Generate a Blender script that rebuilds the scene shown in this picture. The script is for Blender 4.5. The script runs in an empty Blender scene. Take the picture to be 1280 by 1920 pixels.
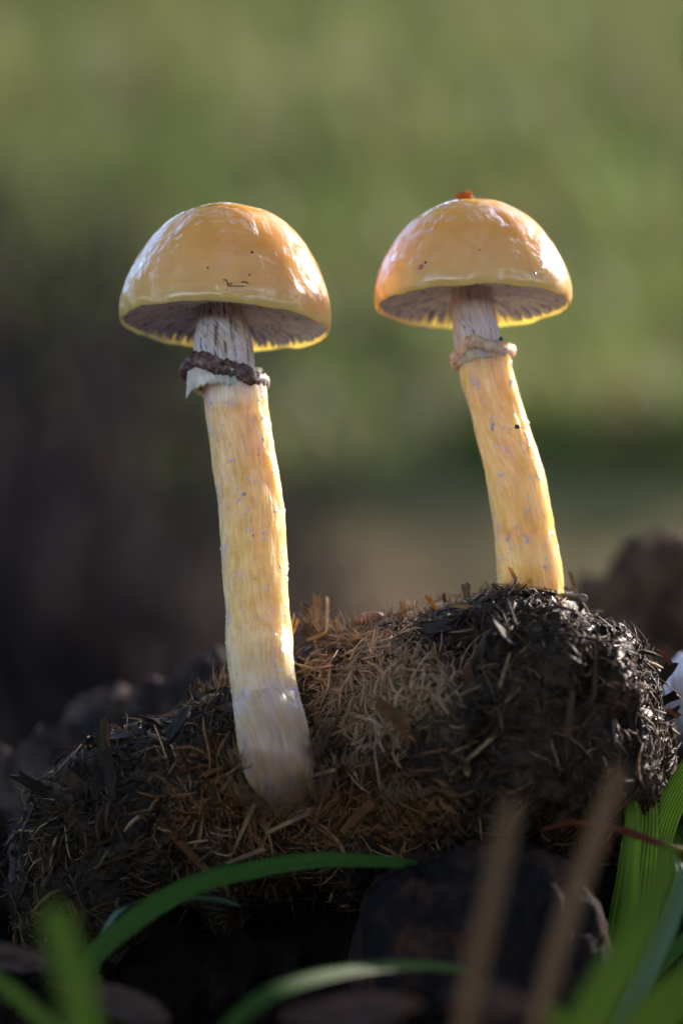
import bpy, bmesh, math, random
import numpy as np
from mathutils import Vector, Matrix, noise as mn

# ------------------------------------------------------------------ camera, sky, sun, exposure
sc = bpy.context.scene
col = sc.collection
R = math.radians
PX = 0.000075                 # one photograph pixel at the focus plane, in metres
D = 0.45                      # camera to focus plane
FPX = D / PX                  # focal length in photograph pixels
PHI = R(6.0)                  # camera looks slightly up
ZC = 0.080
CAM = Vector((0, -D * math.cos(PHI), ZC - D * math.sin(PHI)))
FWD = Vector((0, math.cos(PHI), math.sin(PHI)))
UP = Vector((0, -math.sin(PHI), math.cos(PHI)))

cd = bpy.data.cameras.new('camera')
cam = bpy.data.objects.new('camera', cd)
col.objects.link(cam)
cam.location = CAM
cam.rotation_euler = (R(90) + PHI, 0, 0)
cd.sensor_fit = 'VERTICAL'
cd.sensor_height = 36
cd.lens = 18 / (960 / FPX)
cd.clip_start = 0.01
cd.clip_end = 500
cd.dof.use_dof = True
cd.dof.focus_distance = D - 0.008
cd.dof.aperture_fstop = cd.lens / 12
sc.camera = cam

SUN_AZ = 42                   # degrees to the right of the view direction
SUN_EL = 27
wd = bpy.data.worlds.new('World')
sc.world = wd
wd.use_nodes = True
nt = wd.node_tree
sky = nt.nodes.new('ShaderNodeTexSky')
sky.sky_type = 'NISHITA'
sky.sun_disc = False
sky.sun_elevation = R(SUN_EL)
sky.sun_rotation = R(SUN_AZ)
sky.altitude = 400
sky.dust_density = 1.2
nt.links.new(sky.outputs[0], nt.nodes['Background'].inputs[0])
nt.nodes['Background'].inputs[1].default_value = 0.15
sd = bpy.data.lights.new('sun', 'SUN')
sd.energy = 2.0
sd.angle = R(0.6)
sd.color = (1.0, 0.87, 0.66)
sun = bpy.data.objects.new('sun', sd)
col.objects.link(sun)
sdir = Vector((math.sin(R(SUN_AZ)) * math.cos(R(SUN_EL)), math.cos(R(SUN_AZ)) * math.cos(R(SUN_EL)), math.sin(R(SUN_EL))))
sun.rotation_euler = sdir.to_track_quat('Z', 'Y').to_euler()

sc.view_settings.view_transform = 'Standard'
sc.view_settings.look = 'None'
sc.view_settings.gamma = 1
sc.view_settings.exposure = 2.35
sc.view_settings.use_curve_mapping = False
sc.view_settings.use_white_balance = True
sc.view_settings.white_balance_temperature = 6100
sc.view_settings.white_balance_tint = 20
sc.render.engine = 'CYCLES'
sc.cycles.use_denoising = True
sc.cycles.max_bounces = 10
sc.cycles.transmission_bounces = 6
sc.cycles.transparent_max_bounces = 8

rng = random.Random(7)

# ------------------------------------------------------------------ helpers
def at(px, py, Y=0.0):
    """world point on the plane y = Y seen at a photograph pixel"""
    d = FWD + Vector((1, 0, 0)) * ((px - 640) / FPX) + UP * ((960 - py) / FPX)
    t = (Y - CAM.y) / d.y
    return CAM + d * t

def lerp(xs, ys, x):
    return float(np.interp(x, xs, ys))

def smooth(xs, ys, x):
    """monotone-safe cubic through unevenly spaced points"""
    if x <= xs[0]: return ys[0]
    if x >= xs[-1]: return ys[-1]
    i = max(k for k in range(len(xs) - 1) if xs[k] <= x)
    n = len(xs)
    def tan(k):
        if k == 0: return (ys[1] - ys[0]) / (xs[1] - xs[0])
        if k == n - 1: return (ys[-1] - ys[-2]) / (xs[-1] - xs[-2])
        h0, h1 = xs[k] - xs[k - 1], xs[k + 1] - xs[k]
        return ((ys[k] - ys[k - 1]) / h0 * h1 + (ys[k + 1] - ys[k]) / h1 * h0) / (h0 + h1)
    h = xs[i + 1] - xs[i]; t = (x - xs[i]) / h
    return ((2 * t**3 - 3 * t**2 + 1) * ys[i] + (t**3 - 2 * t**2 + t) * h * tan(i) + (-2 * t**3 + 3 * t**2) * ys[i + 1] + (t**3 - t**2) * h * tan(i + 1))

def fbm(p, s, o=4):
    return mn.fractal(Vector(p) * s, 0.9, 2.1, o)

def mesh(name, verts, faces, attrs=None, colors=None, smooth_shade=True, fix=True):
    me = bpy.data.meshes.new(name)
    me.from_pydata([tuple(v) for v in verts], [], faces)
    if fix:
        b = bmesh.new(); b.from_mesh(me); bmesh.ops.recalc_face_normals(b, faces=b.faces); b.to_mesh(me); b.free()
    if smooth_shade:
        me.polygons.foreach_set('use_smooth', [True] * len(me.polygons))
    for k, v in (attrs or {}).items():
        a = me.attributes.new(k, 'FLOAT', 'POINT')
        a.data.foreach_set('value', np.asarray(v, dtype=np.float32))
    if colors is not None:
        a = me.attributes.new('col', 'FLOAT_COLOR', 'POINT')
        c = np.ones((len(verts), 4), dtype=np.float32)
        c[:, :3] = np.asarray(colors, dtype=np.float32)
        a.data.foreach_set('color', c.ravel())
    me.update()
    return me

def link(name, me, mat=None, parent=None):
    o = bpy.data.objects.new(name, me)
    col.objects.link(o)
    if mat is not None and me is not None and not me.materials:
        me.materials.append(mat)
    if parent is not None:
        o.parent = parent
        o.matrix_parent_inverse = Matrix.Identity(4)
    return o

def tag(o, label=None, cat=None, group=None, kind=None):
    if label: o['label'] = label
    if cat: o['category'] = cat
    if group: o['group'] = group
    if kind: o['kind'] = kind
    return o

def empty(name, loc):
    o = bpy.data.objects.new(name, None)
    o.empty_display_size = 0.01
    o.location = loc
    col.objects.link(o)
    return o

def grid_faces(nu, nv, wrap_v=False, flip=False):
    f = []
    for i in range(nu - 1):
        for j in range(nv if wrap_v else nv - 1):
            a = i * nv + j; b = i * nv + (j + 1) % nv
            c = (i + 1) * nv + (j + 1) % nv; d = (i + 1) * nv + j
            f.append((a, d, c, b) if flip else (a, b, c, d))
    return f

# ------------------------------------------------------------------ materials
class NT:
    def __init__(s, name):
        s.m = bpy.data.materials.new(name); s.m.use_nodes = True
        s.t = s.m.node_tree; s.bsdf = s.t.nodes['Principled BSDF']; s.out = s.t.nodes['Material Output']
    def n(s, typ, **kw):
        x = s.t.nodes.new(typ)
        for k, v in kw.items():
            setattr(x, k, v)
        return x
    def l(s, a, b): s.t.links.new(a, b)
    def set(s, **kw):
        for k, v in kw.items():
            s.bsdf.inputs[k.replace('_', ' ')].default_value = v
    def attr(s, name, out='Fac'):
        return s.n('ShaderNodeAttribute', attribute_name=name).outputs[out]
    def coords(s, scale=(1, 1, 1), src='Object'):
        tc = s.n('ShaderNodeTexCoord'); mp = s.n('ShaderNodeMapping')
        mp.inputs['Scale'].default_value = scale
        s.l(tc.outputs[src], mp.inputs['Vector']); return mp.outputs[0]
    def noise(s, vec, scale, detail=4, rough=0.55, dist=0):
        x = s.n('ShaderNodeTexNoise'); x.inputs['Scale'].default_value = scale
        x.inputs['Detail'].default_value = detail; x.inputs['Roughness'].default_value = rough
        x.inputs['Distortion'].default_value = dist
        if vec is not None: s.l(vec, x.inputs['Vector'])
        return x.outputs['Fac']
    def voronoi(s, vec, scale, feat='F1'):
        x = s.n('ShaderNodeTexVoronoi', feature=feat); x.inputs['Scale'].default_value = scale
        if vec is not None: s.l(vec, x.inputs['Vector'])
        return x.outputs['Distance']
    def ramp(s, fac, stops):
        x = s.n('ShaderNodeValToRGB'); e = x.color_ramp.elements
        while len(e) > 1: e.remove(e[-1])
        for i, (p, c) in enumerate(stops):
            c = (c, c, c, 1) if not hasattr(c, '__len__') else (*c, 1)
            if i == 0: e[0].position = p; e[0].color = c
            else:
                q = e.new(p); q.color = c
        s.l(fac, x.inputs[0]); return x.outputs[0]
    def mix(s, fac, a, b, mode='MIX'):
        x = s.n('ShaderNodeMix', data_type='RGBA', blend_type=mode)
        for val, idx in ((fac, 0), (a, 6), (b, 7)):
            if hasattr(val, 'is_output'): s.l(val, x.inputs[idx])
            elif idx == 0: x.inputs[0].default_value = val
            else: x.inputs[idx].default_value = (*val, 1)
        return x.outputs[2]
    def math(s, op, a, b=0.0):
        x = s.n('ShaderNodeMath', operation=op)
        for i, v in enumerate((a, b)):
            if hasattr(v, 'is_output'): s.l(v, x.inputs[i])
            else: x.inputs[i].default_value = v
        return x.outputs[0]
    def bump(s, h, strength, dist, normal=None):
        x = s.n('ShaderNodeBump'); x.inputs['Strength'].default_value = strength
        x.inputs['Distance'].default_value = dist; s.l(h, x.inputs['Height'])
        if normal is not None: s.l(normal, x.inputs['Normal'])
        return x.outputs[0]
    def base(s, c): s.l(c, s.bsdf.inputs['Base Color'])
    def normal(s, n, coat=False):
        s.l(n, s.bsdf.inputs['Normal'])
        if coat: s.l(n, s.bsdf.inputs['Coat Normal'])

def sss(k, weight, radius, scale):
    k.bsdf.inputs['Subsurface Weight'].default_value = weight
    k.bsdf.inputs['Subsurface Radius'].default_value = radius
    k.bsdf.inputs['Subsurface Scale'].default_value = scale

def mat_cap():
    k = NT('wet_cap_skin')
    r = k.attr('rad')
    v = k.coords()
    base = k.ramp(r, [(0.0, (0.92, 0.42, 0.02)), (0.5, (0.92, 0.405, 0.035)), (0.80, (0.92, 0.43, 0.10)), (1.0, (0.93, 0.50, 0.20))])
    mott = k.ramp(k.noise(v, 320, 5, 0.6), [(0.3, (0.90, 0.84, 0.74)), (0.7, (1, 1, 1))])
    base = k.mix(1.0, base, mott, 'MULTIPLY')
    dots = k.ramp(k.voronoi(v, 700), [(0.0, 0.0), (0.055, 0.0), (0.075, 1.0)])
    sparse = k.ramp(k.noise(v, 260, 2), [(0.60, 1.0), (0.64, 0.0)])
    dots = k.math('MAXIMUM', dots, sparse)
    base = k.mix(dots, (0.07, 0.04, 0.02), base)
    base = k.mix(k.attr('flesh'), base, (0.93, 0.72, 0.58))
    k.base(base)
    k.set(Roughness=0.5, Specular_IOR_Level=0.0, Coat_Weight=1.0, Coat_Roughness=0.03, Coat_IOR=1.48)
    sss(k, 1.0, (1.0, 0.78, 0.16), 0.0045)
    sep = k.n('ShaderNodeSeparateXYZ'); k.l(v, sep.inputs[0])
    rho = k.math('SQRT', k.math('ADD', k.math('ADD', k.math('MULTIPLY', sep.outputs[0], sep.outputs[0]), k.math('MULTIPLY', sep.outputs[1], sep.outputs[1])), 1e-7))
    cx = k.n('ShaderNodeCombineXYZ'); k.l(k.math('DIVIDE', sep.outputs[0], rho), cx.inputs[0]); k.l(k.math('DIVIDE', sep.outputs[1], rho), cx.inputs[1]); k.l(k.math('MULTIPLY', rho, 70.0), cx.inputs[2])
    streak = k.noise(cx.outputs[0], 5.0, 4, 0.6)              # slime drawn out down the slope of the cap
    patch = k.ramp(k.noise(v, 150, 2), [(0.48, 0.0), (0.60, 1.0)])
    crin = k.math('MULTIPLY', k.noise(v, 620, 3, 0.6, 0.8), patch)
    n1 = k.bump(streak, 0.55, 0.0007)
    k.l(k.bump(crin, 0.9, 0.0005, n1), k.bsdf.inputs['Coat Normal'])
    k.l(k.bump(k.noise(v, 2600, 3), 0.15, 0.00005), k.bsdf.inputs['Normal'])
    return k.m

def mat_gill():
    k = NT('violet_grey_gill')
    v0 = k.coords((1, 1, 1)); e = k.attr('edge')
    oi = k.n('ShaderNodeObjectInfo'); va = k.n('ShaderNodeVectorMath', operation='ADD'); k.l(v0, va.inputs[0]); k.l(oi.outputs['Random'], va.inputs[1]); v = va.outputs[0]
    base = k.ramp(e, [(0.0, (0.26, 0.31, 0.72)), (0.8, (0.46, 0.52, 0.97)), (1.0, (0.86, 0.90, 0.98))])
    spots = k.ramp(k.noise(v, 900, 3, 0.6), [(0.34, (0.40, 0.37, 0.44)), (0.44, (1, 1, 1))])
    k.base(k.mix(0.8, base, spots, 'MULTIPLY'))
    k.set(Roughness=0.75, Specular_IOR_Level=0.25)
    sss(k, 0.6, (1, 0.7, 0.5), 0.0012)
    return k.m

def mat_stem(kind):
    k = NT('stem_' + kind)
    t = k.attr('along')
    v = k.attr('flow', 'Vector')          # (around, along, 0) in metres
    def vec(sx, sy):
        mp = k.n('ShaderNodeMapping'); mp.inputs['Scale'].default_value = (sx, sy, 1); k.l(v, mp.inputs[0]); return mp.outputs[0]
    fib = k.noise(vec(2600, 260), 1.0, 4, 0.6)
    blot = k.noise(vec(480, 300), 1.0, 5, 0.65)
    if kind == 'yellow_left':
        base = k.ramp(t, [(0.0, (0.86, 0.76, 0.66)), (0.055, (0.86, 0.74, 0.58)), (0.10, (0.90, 0.68, 0.36)), (0.45, (0.92, 0.71, 0.33)), (0.68, (0.90, 0.70, 0.38)), (0.78, (0.70, 0.56, 0.46)), (0.89, (0.42, 0.32, 0.27)), (1.0, (0.14, 0.09, 0.06))])  # foot darkens: brownish stain and contact shadow put into the colour
    elif kind == 'yellow_right':
        base = k.ramp(t, [(0.0, (0.87, 0.62, 0.30)), (0.3, (0.91, 0.69, 0.32)), (0.7, (0.91, 0.70, 0.31)), (1.0, (0.84, 0.58, 0.24))])
    elif kind == 'striped':
        base = k.ramp(fib, [(0.3, (0.56, 0.50, 0.52)), (0.7, (0.78, 0.72, 0.74))])
    else:
        base = k.ramp(fib, [(0.3, (0.56, 0.48, 0.49)), (0.7, (0.72, 0.64, 0.65))])
    f2 = k.ramp(fib, [(0.30, (0.82, 0.76, 0.68)), (0.62, (1, 1, 1))])
    base = k.mix(1.0, base, f2, 'MULTIPLY')
    b2 = k.ramp(blot, [(0.36, (0.90, 0.80, 0.62)), (0.54, (1, 1, 1)), (0.66, (1.03, 1.08, 1.2))])
    base = k.mix(0.9, base, b2, 'MULTIPLY')
    if kind.startswith('yellow'):
        spk = k.ramp(k.noise(vec(1500, 900), 1.0, 2), [(0.725, (1, 1, 1)), (0.75, (0.16, 0.08, 0.03))])
        base = k.mix(1.0, base, spk, 'MULTIPLY')
        k.set(Roughness=0.6, Specular_IOR_Level=0.0, Coat_Weight=0.8, Coat_Roughness=0.10, Coat_IOR=1.45)
        sss(k, 1.0, (1.0, 0.84, 0.05), 0.0055); k.set(Subsurface_Anisotropy=0.5)
        h = k.math('ADD', k.math('MULTIPLY', fib, 0.35), k.noise(vec(900, 350), 1.0, 5, 0.6))
        k.normal(k.bump(h, 0.9, 0.00035), True)
    else:
        g = k.attr('groove')
        spores = k.noise(vec(3200, 900), 1.0, 3, 0.65)
        lvl = (0.56, 0.74) if kind == 'striped' else (0.72, 0.86)
        d = k.ramp(k.math('ADD', k.math('MULTIPLY', g, 0.42), spores), [(lvl[0] + 0.04, 0.0), (lvl[1] + 0.14, 1.0)])
        base = k.mix(k.math('MULTIPLY', d, 0.86), base, (0.035, 0.022, 0.034))
        k.set(Roughness=0.6, Specular_IOR_Level=0.4)
        sss(k, 0.5, (1, 0.7, 0.5), 0.0010)
        k.normal(k.bump(fib, 0.5, 0.0002))
    k.base(base)
    return k.m

def mat_ring(dark):
    k = NT('ring_dark' if dark else 'ring_tan')
    v = k.coords()
    a = k.noise(v, 900, 5, 0.65)
    if dark:
        base = k.ramp(a, [(0.36, (0.022, 0.013, 0.018)), (0.52, (0.11, 0.065, 0.06)), (0.68, (0.32, 0.23, 0.20))])
    else:
        base = k.ramp(a, [(0.30, (0.36, 0.22, 0.12)), (0.50, (0.58, 0.42, 0.30)), (0.70, (0.68, 0.55, 0.45))])
    k.base(base)
    k.set(Roughness=0.55, Specular_IOR_Level=0.35, Coat_Weight=0.12, Coat_Roughness=0.2)
    sss(k, 0.8, (1, 0.45, 0.12), 0.0016)
    k.normal(k.bump(a, 0.6, 0.0003))
    return k.m

def mat_veil():
    k = NT('white_veil')
    v = k.coords((1, 1, 0.4))
    a = k.noise(v, 1300, 4, 0.6)
    k.base(k.ramp(a, [(0.3, (0.68, 0.46, 0.38)), (0.7, (0.90, 0.68, 0.58))]))
    k.set(Roughness=0.42, Coat_Weight=0.4, Coat_Roughness=0.1)
    sss(k, 1.0, (1, 0.6, 0.3), 0.0015)
    k.normal(k.bump(a, 0.6, 0.00025))
    return k.m

def mat_vcol(name, rough=0.5, coat=0.3, var=0.4, scale=1500, bump=0.4, bd=0.0002, spec=0.3, trans=0.0):
    k = NT(name)
    c = k.attr('col', 'Color')
    v = k.coords()
    a = k.noise(v, scale, 4, 0.6)
    f = k.ramp(a, [(0.25, (1 - var,) * 3), (0.75, (1 + var * 0.4,) * 3)])
    k.base(k.mix(1.0, c, f, 'MULTIPLY'))
    k.set(Roughness=rough, Coat_Weight=coat, Coat_Roughness=0.2, Specular_IOR_Level=spec)
    if bump: k.normal(k.bump(a, bump, bd), True)
    if trans:
        tr = k.n('ShaderNodeBsdfTranslucent'); k.l(k.mix(1.0, c, (1.35, 1.2, 0.85), 'MULTIPLY'), tr.inputs[0])
        ms = k.n('ShaderNodeMixShader'); ms.inputs[0].default_value = trans
        k.l(k.bsdf.outputs[0], ms.inputs[1]); k.l(tr.outputs[0], ms.inputs[2]); k.l(ms.outputs[0], k.out.inputs[0])
    return k.m

def mat_blade(name, green, dark, tip=None, trans=0.45):
    k = NT(name)
    ac = k.attr('across'); al = k.attr('along')
    w = k.n('ShaderNodeMath', operation='SINE'); k.l(k.math('MULTIPLY', ac, 30.0), w.inputs[0])
    cmb = k.n('ShaderNodeCombineXYZ'); k.l(k.math('MULTIPLY', ac, 14.0), cmb.inputs[0]); k.l(k.math('MULTIPLY', al, 5.0), cmb.inputs[1])
    nz = k.noise(cmb.outputs[0], 1.0, 4, 0.6)
    s = k.math('ADD', k.math('MULTIPLY', w.outputs[0], 0.26), nz)
    c = k.ramp(s, [(0.25, dark), (0.72, green)])
    if tip:
        c = k.mix(k.ramp(k.math('ADD', al, k.math('MULTIPLY', nz, 0.06)), [(0.955, 0.0), (1.01, 1.0)]), c, tip)
    k.base(c)
    k.set(Roughness=0.55, Specular_IOR_Level=0.12)
    k.normal(k.bump(s, 0.35, 0.0001))
    tr = k.n('ShaderNodeBsdfTranslucent'); k.l(k.mix(1.0, c, (1.35, 1.3, 0.4), 'MULTIPLY'), tr.inputs[0])
    ms = k.n('ShaderNodeMixShader'); ms.inputs[0].default_value = trans
    k.l(k.bsdf.outputs[0], ms.inputs[1]); k.l(tr.outputs[0], ms.inputs[2]); k.l(ms.outputs[0], k.out.inputs[0])
    return k.m

def mat_simple(name, stops, scale, rough=0.6, coat=0.0, bump=0.4, bd=0.0003, trans=0.0, spec=0.4):
    k = NT(name)
    v = k.coords()
    a = k.noise(v, scale, 5, 0.62)
    c = k.ramp(a, stops)
    k.base(c)
    k.set(Roughness=rough, Coat_Weight=coat, Coat_Roughness=0.12, Specular_IOR_Level=spec)
    k.normal(k.bump(a, bump, bd), coat > 0)
    if trans:
        tr = k.n('ShaderNodeBsdfTranslucent'); k.l(c, tr.inputs[0])
        ms = k.n('ShaderNodeMixShader'); ms.inputs[0].default_value = trans
        k.l(k.bsdf.outputs[0], ms.inputs[1]); k.l(tr.outputs[0], ms.inputs[2]); k.l(ms.outputs[0], k.out.inputs[0])
    return k.m

M_CAP = mat_cap(); M_GILL = mat_gill()
M_SL = mat_stem('yellow_left'); M_SR = mat_stem('yellow_right'); M_UL = mat_stem('striped'); M_UR = mat_stem('pale')
M_RD = mat_ring(True); M_RT = mat_ring(False); M_VEIL = mat_veil()
M_DUNG = mat_vcol('wet_dung', 0.32, 0.0, 0.5, 2200, 1.0, 0.0006, 0.22)
M_SOIL = mat_vcol('dull_soil', 0.9, 0.0, 0.5, 900, 0.8, 0.0008, 0.05)
M_FIB = mat_vcol('straw_fibre', 0.6, 0.0, 0.35, 1800, 0.3, 0.0001, 0.25, 0.35)
M_CHIP = mat_vcol('plant_chip', 0.5, 0.05, 0.45, 1500, 0.5, 0.0002, 0.2, 0.4)

# ------------------------------------------------------------------ the setting: ground and bank
def ground_h(x, y):
    r = max(0.0, y - 0.30)
    h = 0.37 * (r * r / (r + 0.25)) if r > 0 else 0.0
    h = min(h, 3.4 + 0.04 * (h - 3.4)) if h > 3.4 else h
    h += 0.10 * mn.noise(Vector((x * 0.7, y * 0.7, 3.0))) * min(1, r * 0.5)
    h += 0.02 * mn.noise(Vector((x * 4, y * 4, 7.0))) * min(1, r * 1.2)
    h += 0.003 * mn.noise(Vector((x * 40, y * 40, 1.0)))
    return h

def build_ground():
    def axis(n, near, far):
        t = np.linspace(-1, 1, n)
        return np.sign(t) * (near * np.abs(t) + (far - near) * np.abs(t) ** 5)
    xs = axis(161, 1.2, 120); ys = axis(181, 1.4, 140)
    v = [(x, y, ground_h(x, y) - 0.0) for x in xs for y in ys]
    k = NT('meadow_ground')
    geo = k.coords((1, 1, 1))
    sep = k.n('ShaderNodeSeparateXYZ'); k.l(geo, sep.inputs[0])
    X, Y = sep.outputs[0], sep.outputs[1]
    n1 = k.noise(geo, 1.6, 5, 0.6)
    n2 = k.noise(geo, 30, 4, 0.6)
    grass = k.ramp(n1, [(0.30, (0.11, 0.15, 0.04)), (0.5, (0.16, 0.21, 0.055)), (0.68, (0.22, 0.25, 0.085))])
    grass = k.mix(0.6, grass, k.ramp(n2, [(0.3, (0.55, 0.6, 0.5)), (0.7, (1.2, 1.2, 1.1))]), 'MULTIPLY')
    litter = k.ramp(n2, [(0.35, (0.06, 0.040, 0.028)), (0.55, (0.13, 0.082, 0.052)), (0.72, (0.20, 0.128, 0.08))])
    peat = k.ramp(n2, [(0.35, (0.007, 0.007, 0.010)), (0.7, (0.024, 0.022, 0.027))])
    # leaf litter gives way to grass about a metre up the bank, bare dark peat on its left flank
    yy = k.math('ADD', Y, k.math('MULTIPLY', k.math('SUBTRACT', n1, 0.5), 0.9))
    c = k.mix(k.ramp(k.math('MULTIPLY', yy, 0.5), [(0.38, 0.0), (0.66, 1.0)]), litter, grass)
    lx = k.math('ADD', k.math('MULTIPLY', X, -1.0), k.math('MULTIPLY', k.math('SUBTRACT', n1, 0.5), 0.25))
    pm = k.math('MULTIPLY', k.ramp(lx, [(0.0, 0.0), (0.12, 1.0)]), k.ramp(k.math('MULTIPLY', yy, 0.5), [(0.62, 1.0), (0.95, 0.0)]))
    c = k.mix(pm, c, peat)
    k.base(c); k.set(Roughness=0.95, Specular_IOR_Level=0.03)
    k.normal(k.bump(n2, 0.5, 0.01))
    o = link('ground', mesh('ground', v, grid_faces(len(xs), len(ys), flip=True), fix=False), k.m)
    tag(o, 'meadow bank of grass and dark leaf litter rising behind the dung', None, kind='structure')
build_ground()

# ------------------------------------------------------------------ lumps: dung pile, clods
def sweep_body(name, xs, top, bot, yc, wf, wb, nx=300, na=200, amp=0.0016, colf=None, pw=0.85, seed=0.0, mat=None, Yref=0.0, parent=None, pit=1.0):
    """closed lumpy body: cross-section loops along X, silhouette given in photograph pixels"""
    verts = []; cols = []; grid = []
    x0, x1 = xs[0], xs[-1]
    for i in range(nx):
        u = i / (nx - 1)
        px = x0 + (x1 - x0) * (0.5 - 0.5 * math.cos(math.pi * u)) if False else x0 + (x1 - x0) * u
        yc_ = lerp(xs, yc, px); wf_ = lerp(xs, wf, px); wb_ = lerp(xs, wb, px)
        zt = at(px, smooth(xs, top, px), yc_).z; zb = at(px, smooth(xs, bot, px), yc_).z
        e = min(1.0, min(u, 1 - u) / 0.07); e = math.sqrt(max(0.0, 1 - (1 - e) ** 2))
        zc = (zt + zb) / 2; h = (zt - zb) / 2 * max(e, 0.02)
        X = at(px, 1300, yc_).x
        for j in range(na):
            a = 2 * math.pi * j / na
            s, c = math.sin(a), math.cos(a)
            zz = zc + h * math.copysign(abs(s) ** pw, s)
            w = (wf_ if c > 0 else wb_) * max(e, 0.02)
            yy = yc_ - w * math.copysign(abs(c) ** pw, c)
            p = Vector((X, yy, zz))
            nrm = Vector((0, -c / max(w, 1e-4), s / max(h, 1e-4))).normalized()
            q = p + Vector((seed, seed, seed))
            d = 1.5 * fbm(q, 55, 4) + 1.0 * (0.35 - abs(fbm(q, 110, 3))) + 0.8 * fbm(q, 230, 5) + 0.5 * (0.5 - abs(fbm(q, 520, 4)))
            hole = mn.noise(q * 130)
            d -= pit * 1.2 * max(0.0, hole - 0.22) * 3
            p = p + nrm * (d * amp) * (0.3 + 0.7 * e) + Vector((fbm(q, 120, 3) * amp * 0.9, 0, 0))
            verts.append(p)
            cols.append(colf(p) if colf else (0.03, 0.022, 0.017))
    faces = grid_faces(nx, na, True, flip=True)
    faces.append(tuple(range(na))); faces.append(tuple(range((nx - 1) * na + na - 1, (nx - 1) * na - 1, -1)))
    return verts, faces, cols

def px_of(p):
    v = p - CAM
    f = v.dot(FWD)
    return 640 + v.x / f * FPX, 960 - v.dot(UP) / f * FPX

def ell(x, y, cx, cy, rx, ry):
    return math.exp(-(((x - cx) / rx) ** 2 + ((y - cy) / ry) ** 2))

def mixc(a, b, t):
    t = min(1, max(0, t)); return tuple(a[i] + (b[i] - a[i]) * t for i in range(3))

BLACK = (0.022, 0.016, 0.013); DARK = (0.060, 0.041, 0.028); TAN = (0.44, 0.28, 0.165); RUST = (0.25, 0.115, 0.045)
def region(p):
    x, y = px_of(p)
    n = fbm(p, 130, 4)
    tan = 1.5 * ell(x, y, 735, 1310, 135, 95) + 0.55 * ell(x, y, 620, 1290, 70, 60) + 0.6 * ell(x, y, 690, 1200, 90, 35) + 0.5 * n - 0.25
    rust = 1.2 * ell(x, y, 700, 1500, 190, 110) + 0.9 * ell(x, y, 400, 1500, 120, 110) + 0.5 * ell(x, y, 560, 1560, 160, 60) + 0.35 * n - 0.3
    return tan, rust, n

def dung_color(p):
    tan, rust, n = region(p)
    c = mixc(BLACK, DARK, 0.5 + n)
    c = mixc(c, (0.065, 0.034, 0.018), rust)
    c = mixc(c, (0.20, 0.135, 0.085), tan * 0.8)
    return c

pile = empty('dung_pile', (0, 0.01, 0))
tag(pile, 'dark wet clump of fibrous dung with straw that both mushrooms grow from', 'dung')
DX = [15, 60, 120, 190, 250, 300, 360, 430, 480, 540, 600, 660, 720, 780, 840, 900, 960, 1020, 1080, 1130, 1180, 1220, 1245, 1262]
DT = [1500, 1478, 1448, 1412, 1385, 1362, 1335, 1300, 1268, 1224, 1206, 1192, 1172, 1156, 1142, 1124, 1114, 1116, 1138, 1166, 1206, 1250, 1300, 1360]
DT = [t + (14 if x < 540 else 30 if x < 820 else 20 if x < 870 else 14 if x < 1100 else 14) for x, t in zip(DX, DT)]
DB = [1720, 1780, 1830, 1810, 1760, 1700, 1690, 1745, 1700, 1665, 1660, 1700, 1660, 1640, 1630, 1620, 1610, 1600, 1590, 1590, 1580, 1560, 1520, 1480]
mm = 0.001
DYC = [t * mm for t in [8, 8, 8, 8, 8, 9, 10, 12, 13, 13, 12, 12, 12, 11, 10, 9, 8, 8, 8, 8, 9, 9, 10, 10]]
DWF = [t * mm for t in [9, 12, 16, 19, 21, 22, 23, 24, 24, 22, 22, 24, 26, 28, 30, 31, 31, 30, 28, 25, 21, 17, 13, 9]]
DWB = [t * mm for t in [9, 14, 20, 26, 30, 32, 34, 36, 36, 36, 36, 36, 36, 36, 36, 36, 36, 34, 30, 26, 22, 18, 13, 9]]
dv, df, dc = sweep_body('body', DX, DT, DB, DYC, DWF, DWB, 420, 300, 0.0019, dung_color, 0.80)
body = link('body', mesh('body', dv, df, colors=dc), M_DUNG)
body.parent = pile; body.matrix_parent_inverse = pile.matrix_basis.inverted()

def child(o, parent):
    o.parent = parent
    o.matrix_parent_inverse = parent.matrix_basis.inverted()
    return o

def clod(name, xs, top, bot, yc, wf, wb, label, cat, colf=None, nx=160, na=120, amp=0.0016, seed=3.0, mat=None, kind=None):
    v, f, c = sweep_body(name, xs, top, bot, [y * mm for y in yc], [y * mm for y in wf], [y * mm for y in wb], nx, na, amp, colf, 0.9, seed)
    o = link(name, mesh(name, v, f, colors=c), mat or M_DUNG)
    return tag(o, label, cat, kind=kind)

# soil under the pile, closing the lit gap; near-black colour paints the shade there
clod('shade_mound', [-260, -100, 200, 500, 800, 1100, 1300, 1500], [1640, 1560, 1560, 1560, 1560, 1540, 1560, 1640], [2060] * 8,
     [30] * 8, [10, 16, 22, 20, 20, 20, 16, 10], [20, 30, 40, 40, 40, 40, 30, 20], 'soil beneath the overhanging dung, painted near-black as shade', None,
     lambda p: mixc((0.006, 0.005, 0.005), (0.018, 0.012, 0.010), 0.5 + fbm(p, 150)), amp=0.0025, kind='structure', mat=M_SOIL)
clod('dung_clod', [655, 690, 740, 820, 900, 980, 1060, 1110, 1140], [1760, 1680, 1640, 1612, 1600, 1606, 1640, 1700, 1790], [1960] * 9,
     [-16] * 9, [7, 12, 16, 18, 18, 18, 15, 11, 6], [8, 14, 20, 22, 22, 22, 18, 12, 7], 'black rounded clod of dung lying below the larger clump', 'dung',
     lambda p: mixc((0.012, 0.011, 0.013), (0.075, 0.038, 0.026), fbm(p, 110) * 0.9 + 0.1), amp=0.0013, seed=9.0, mat=M_SOIL)
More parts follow.
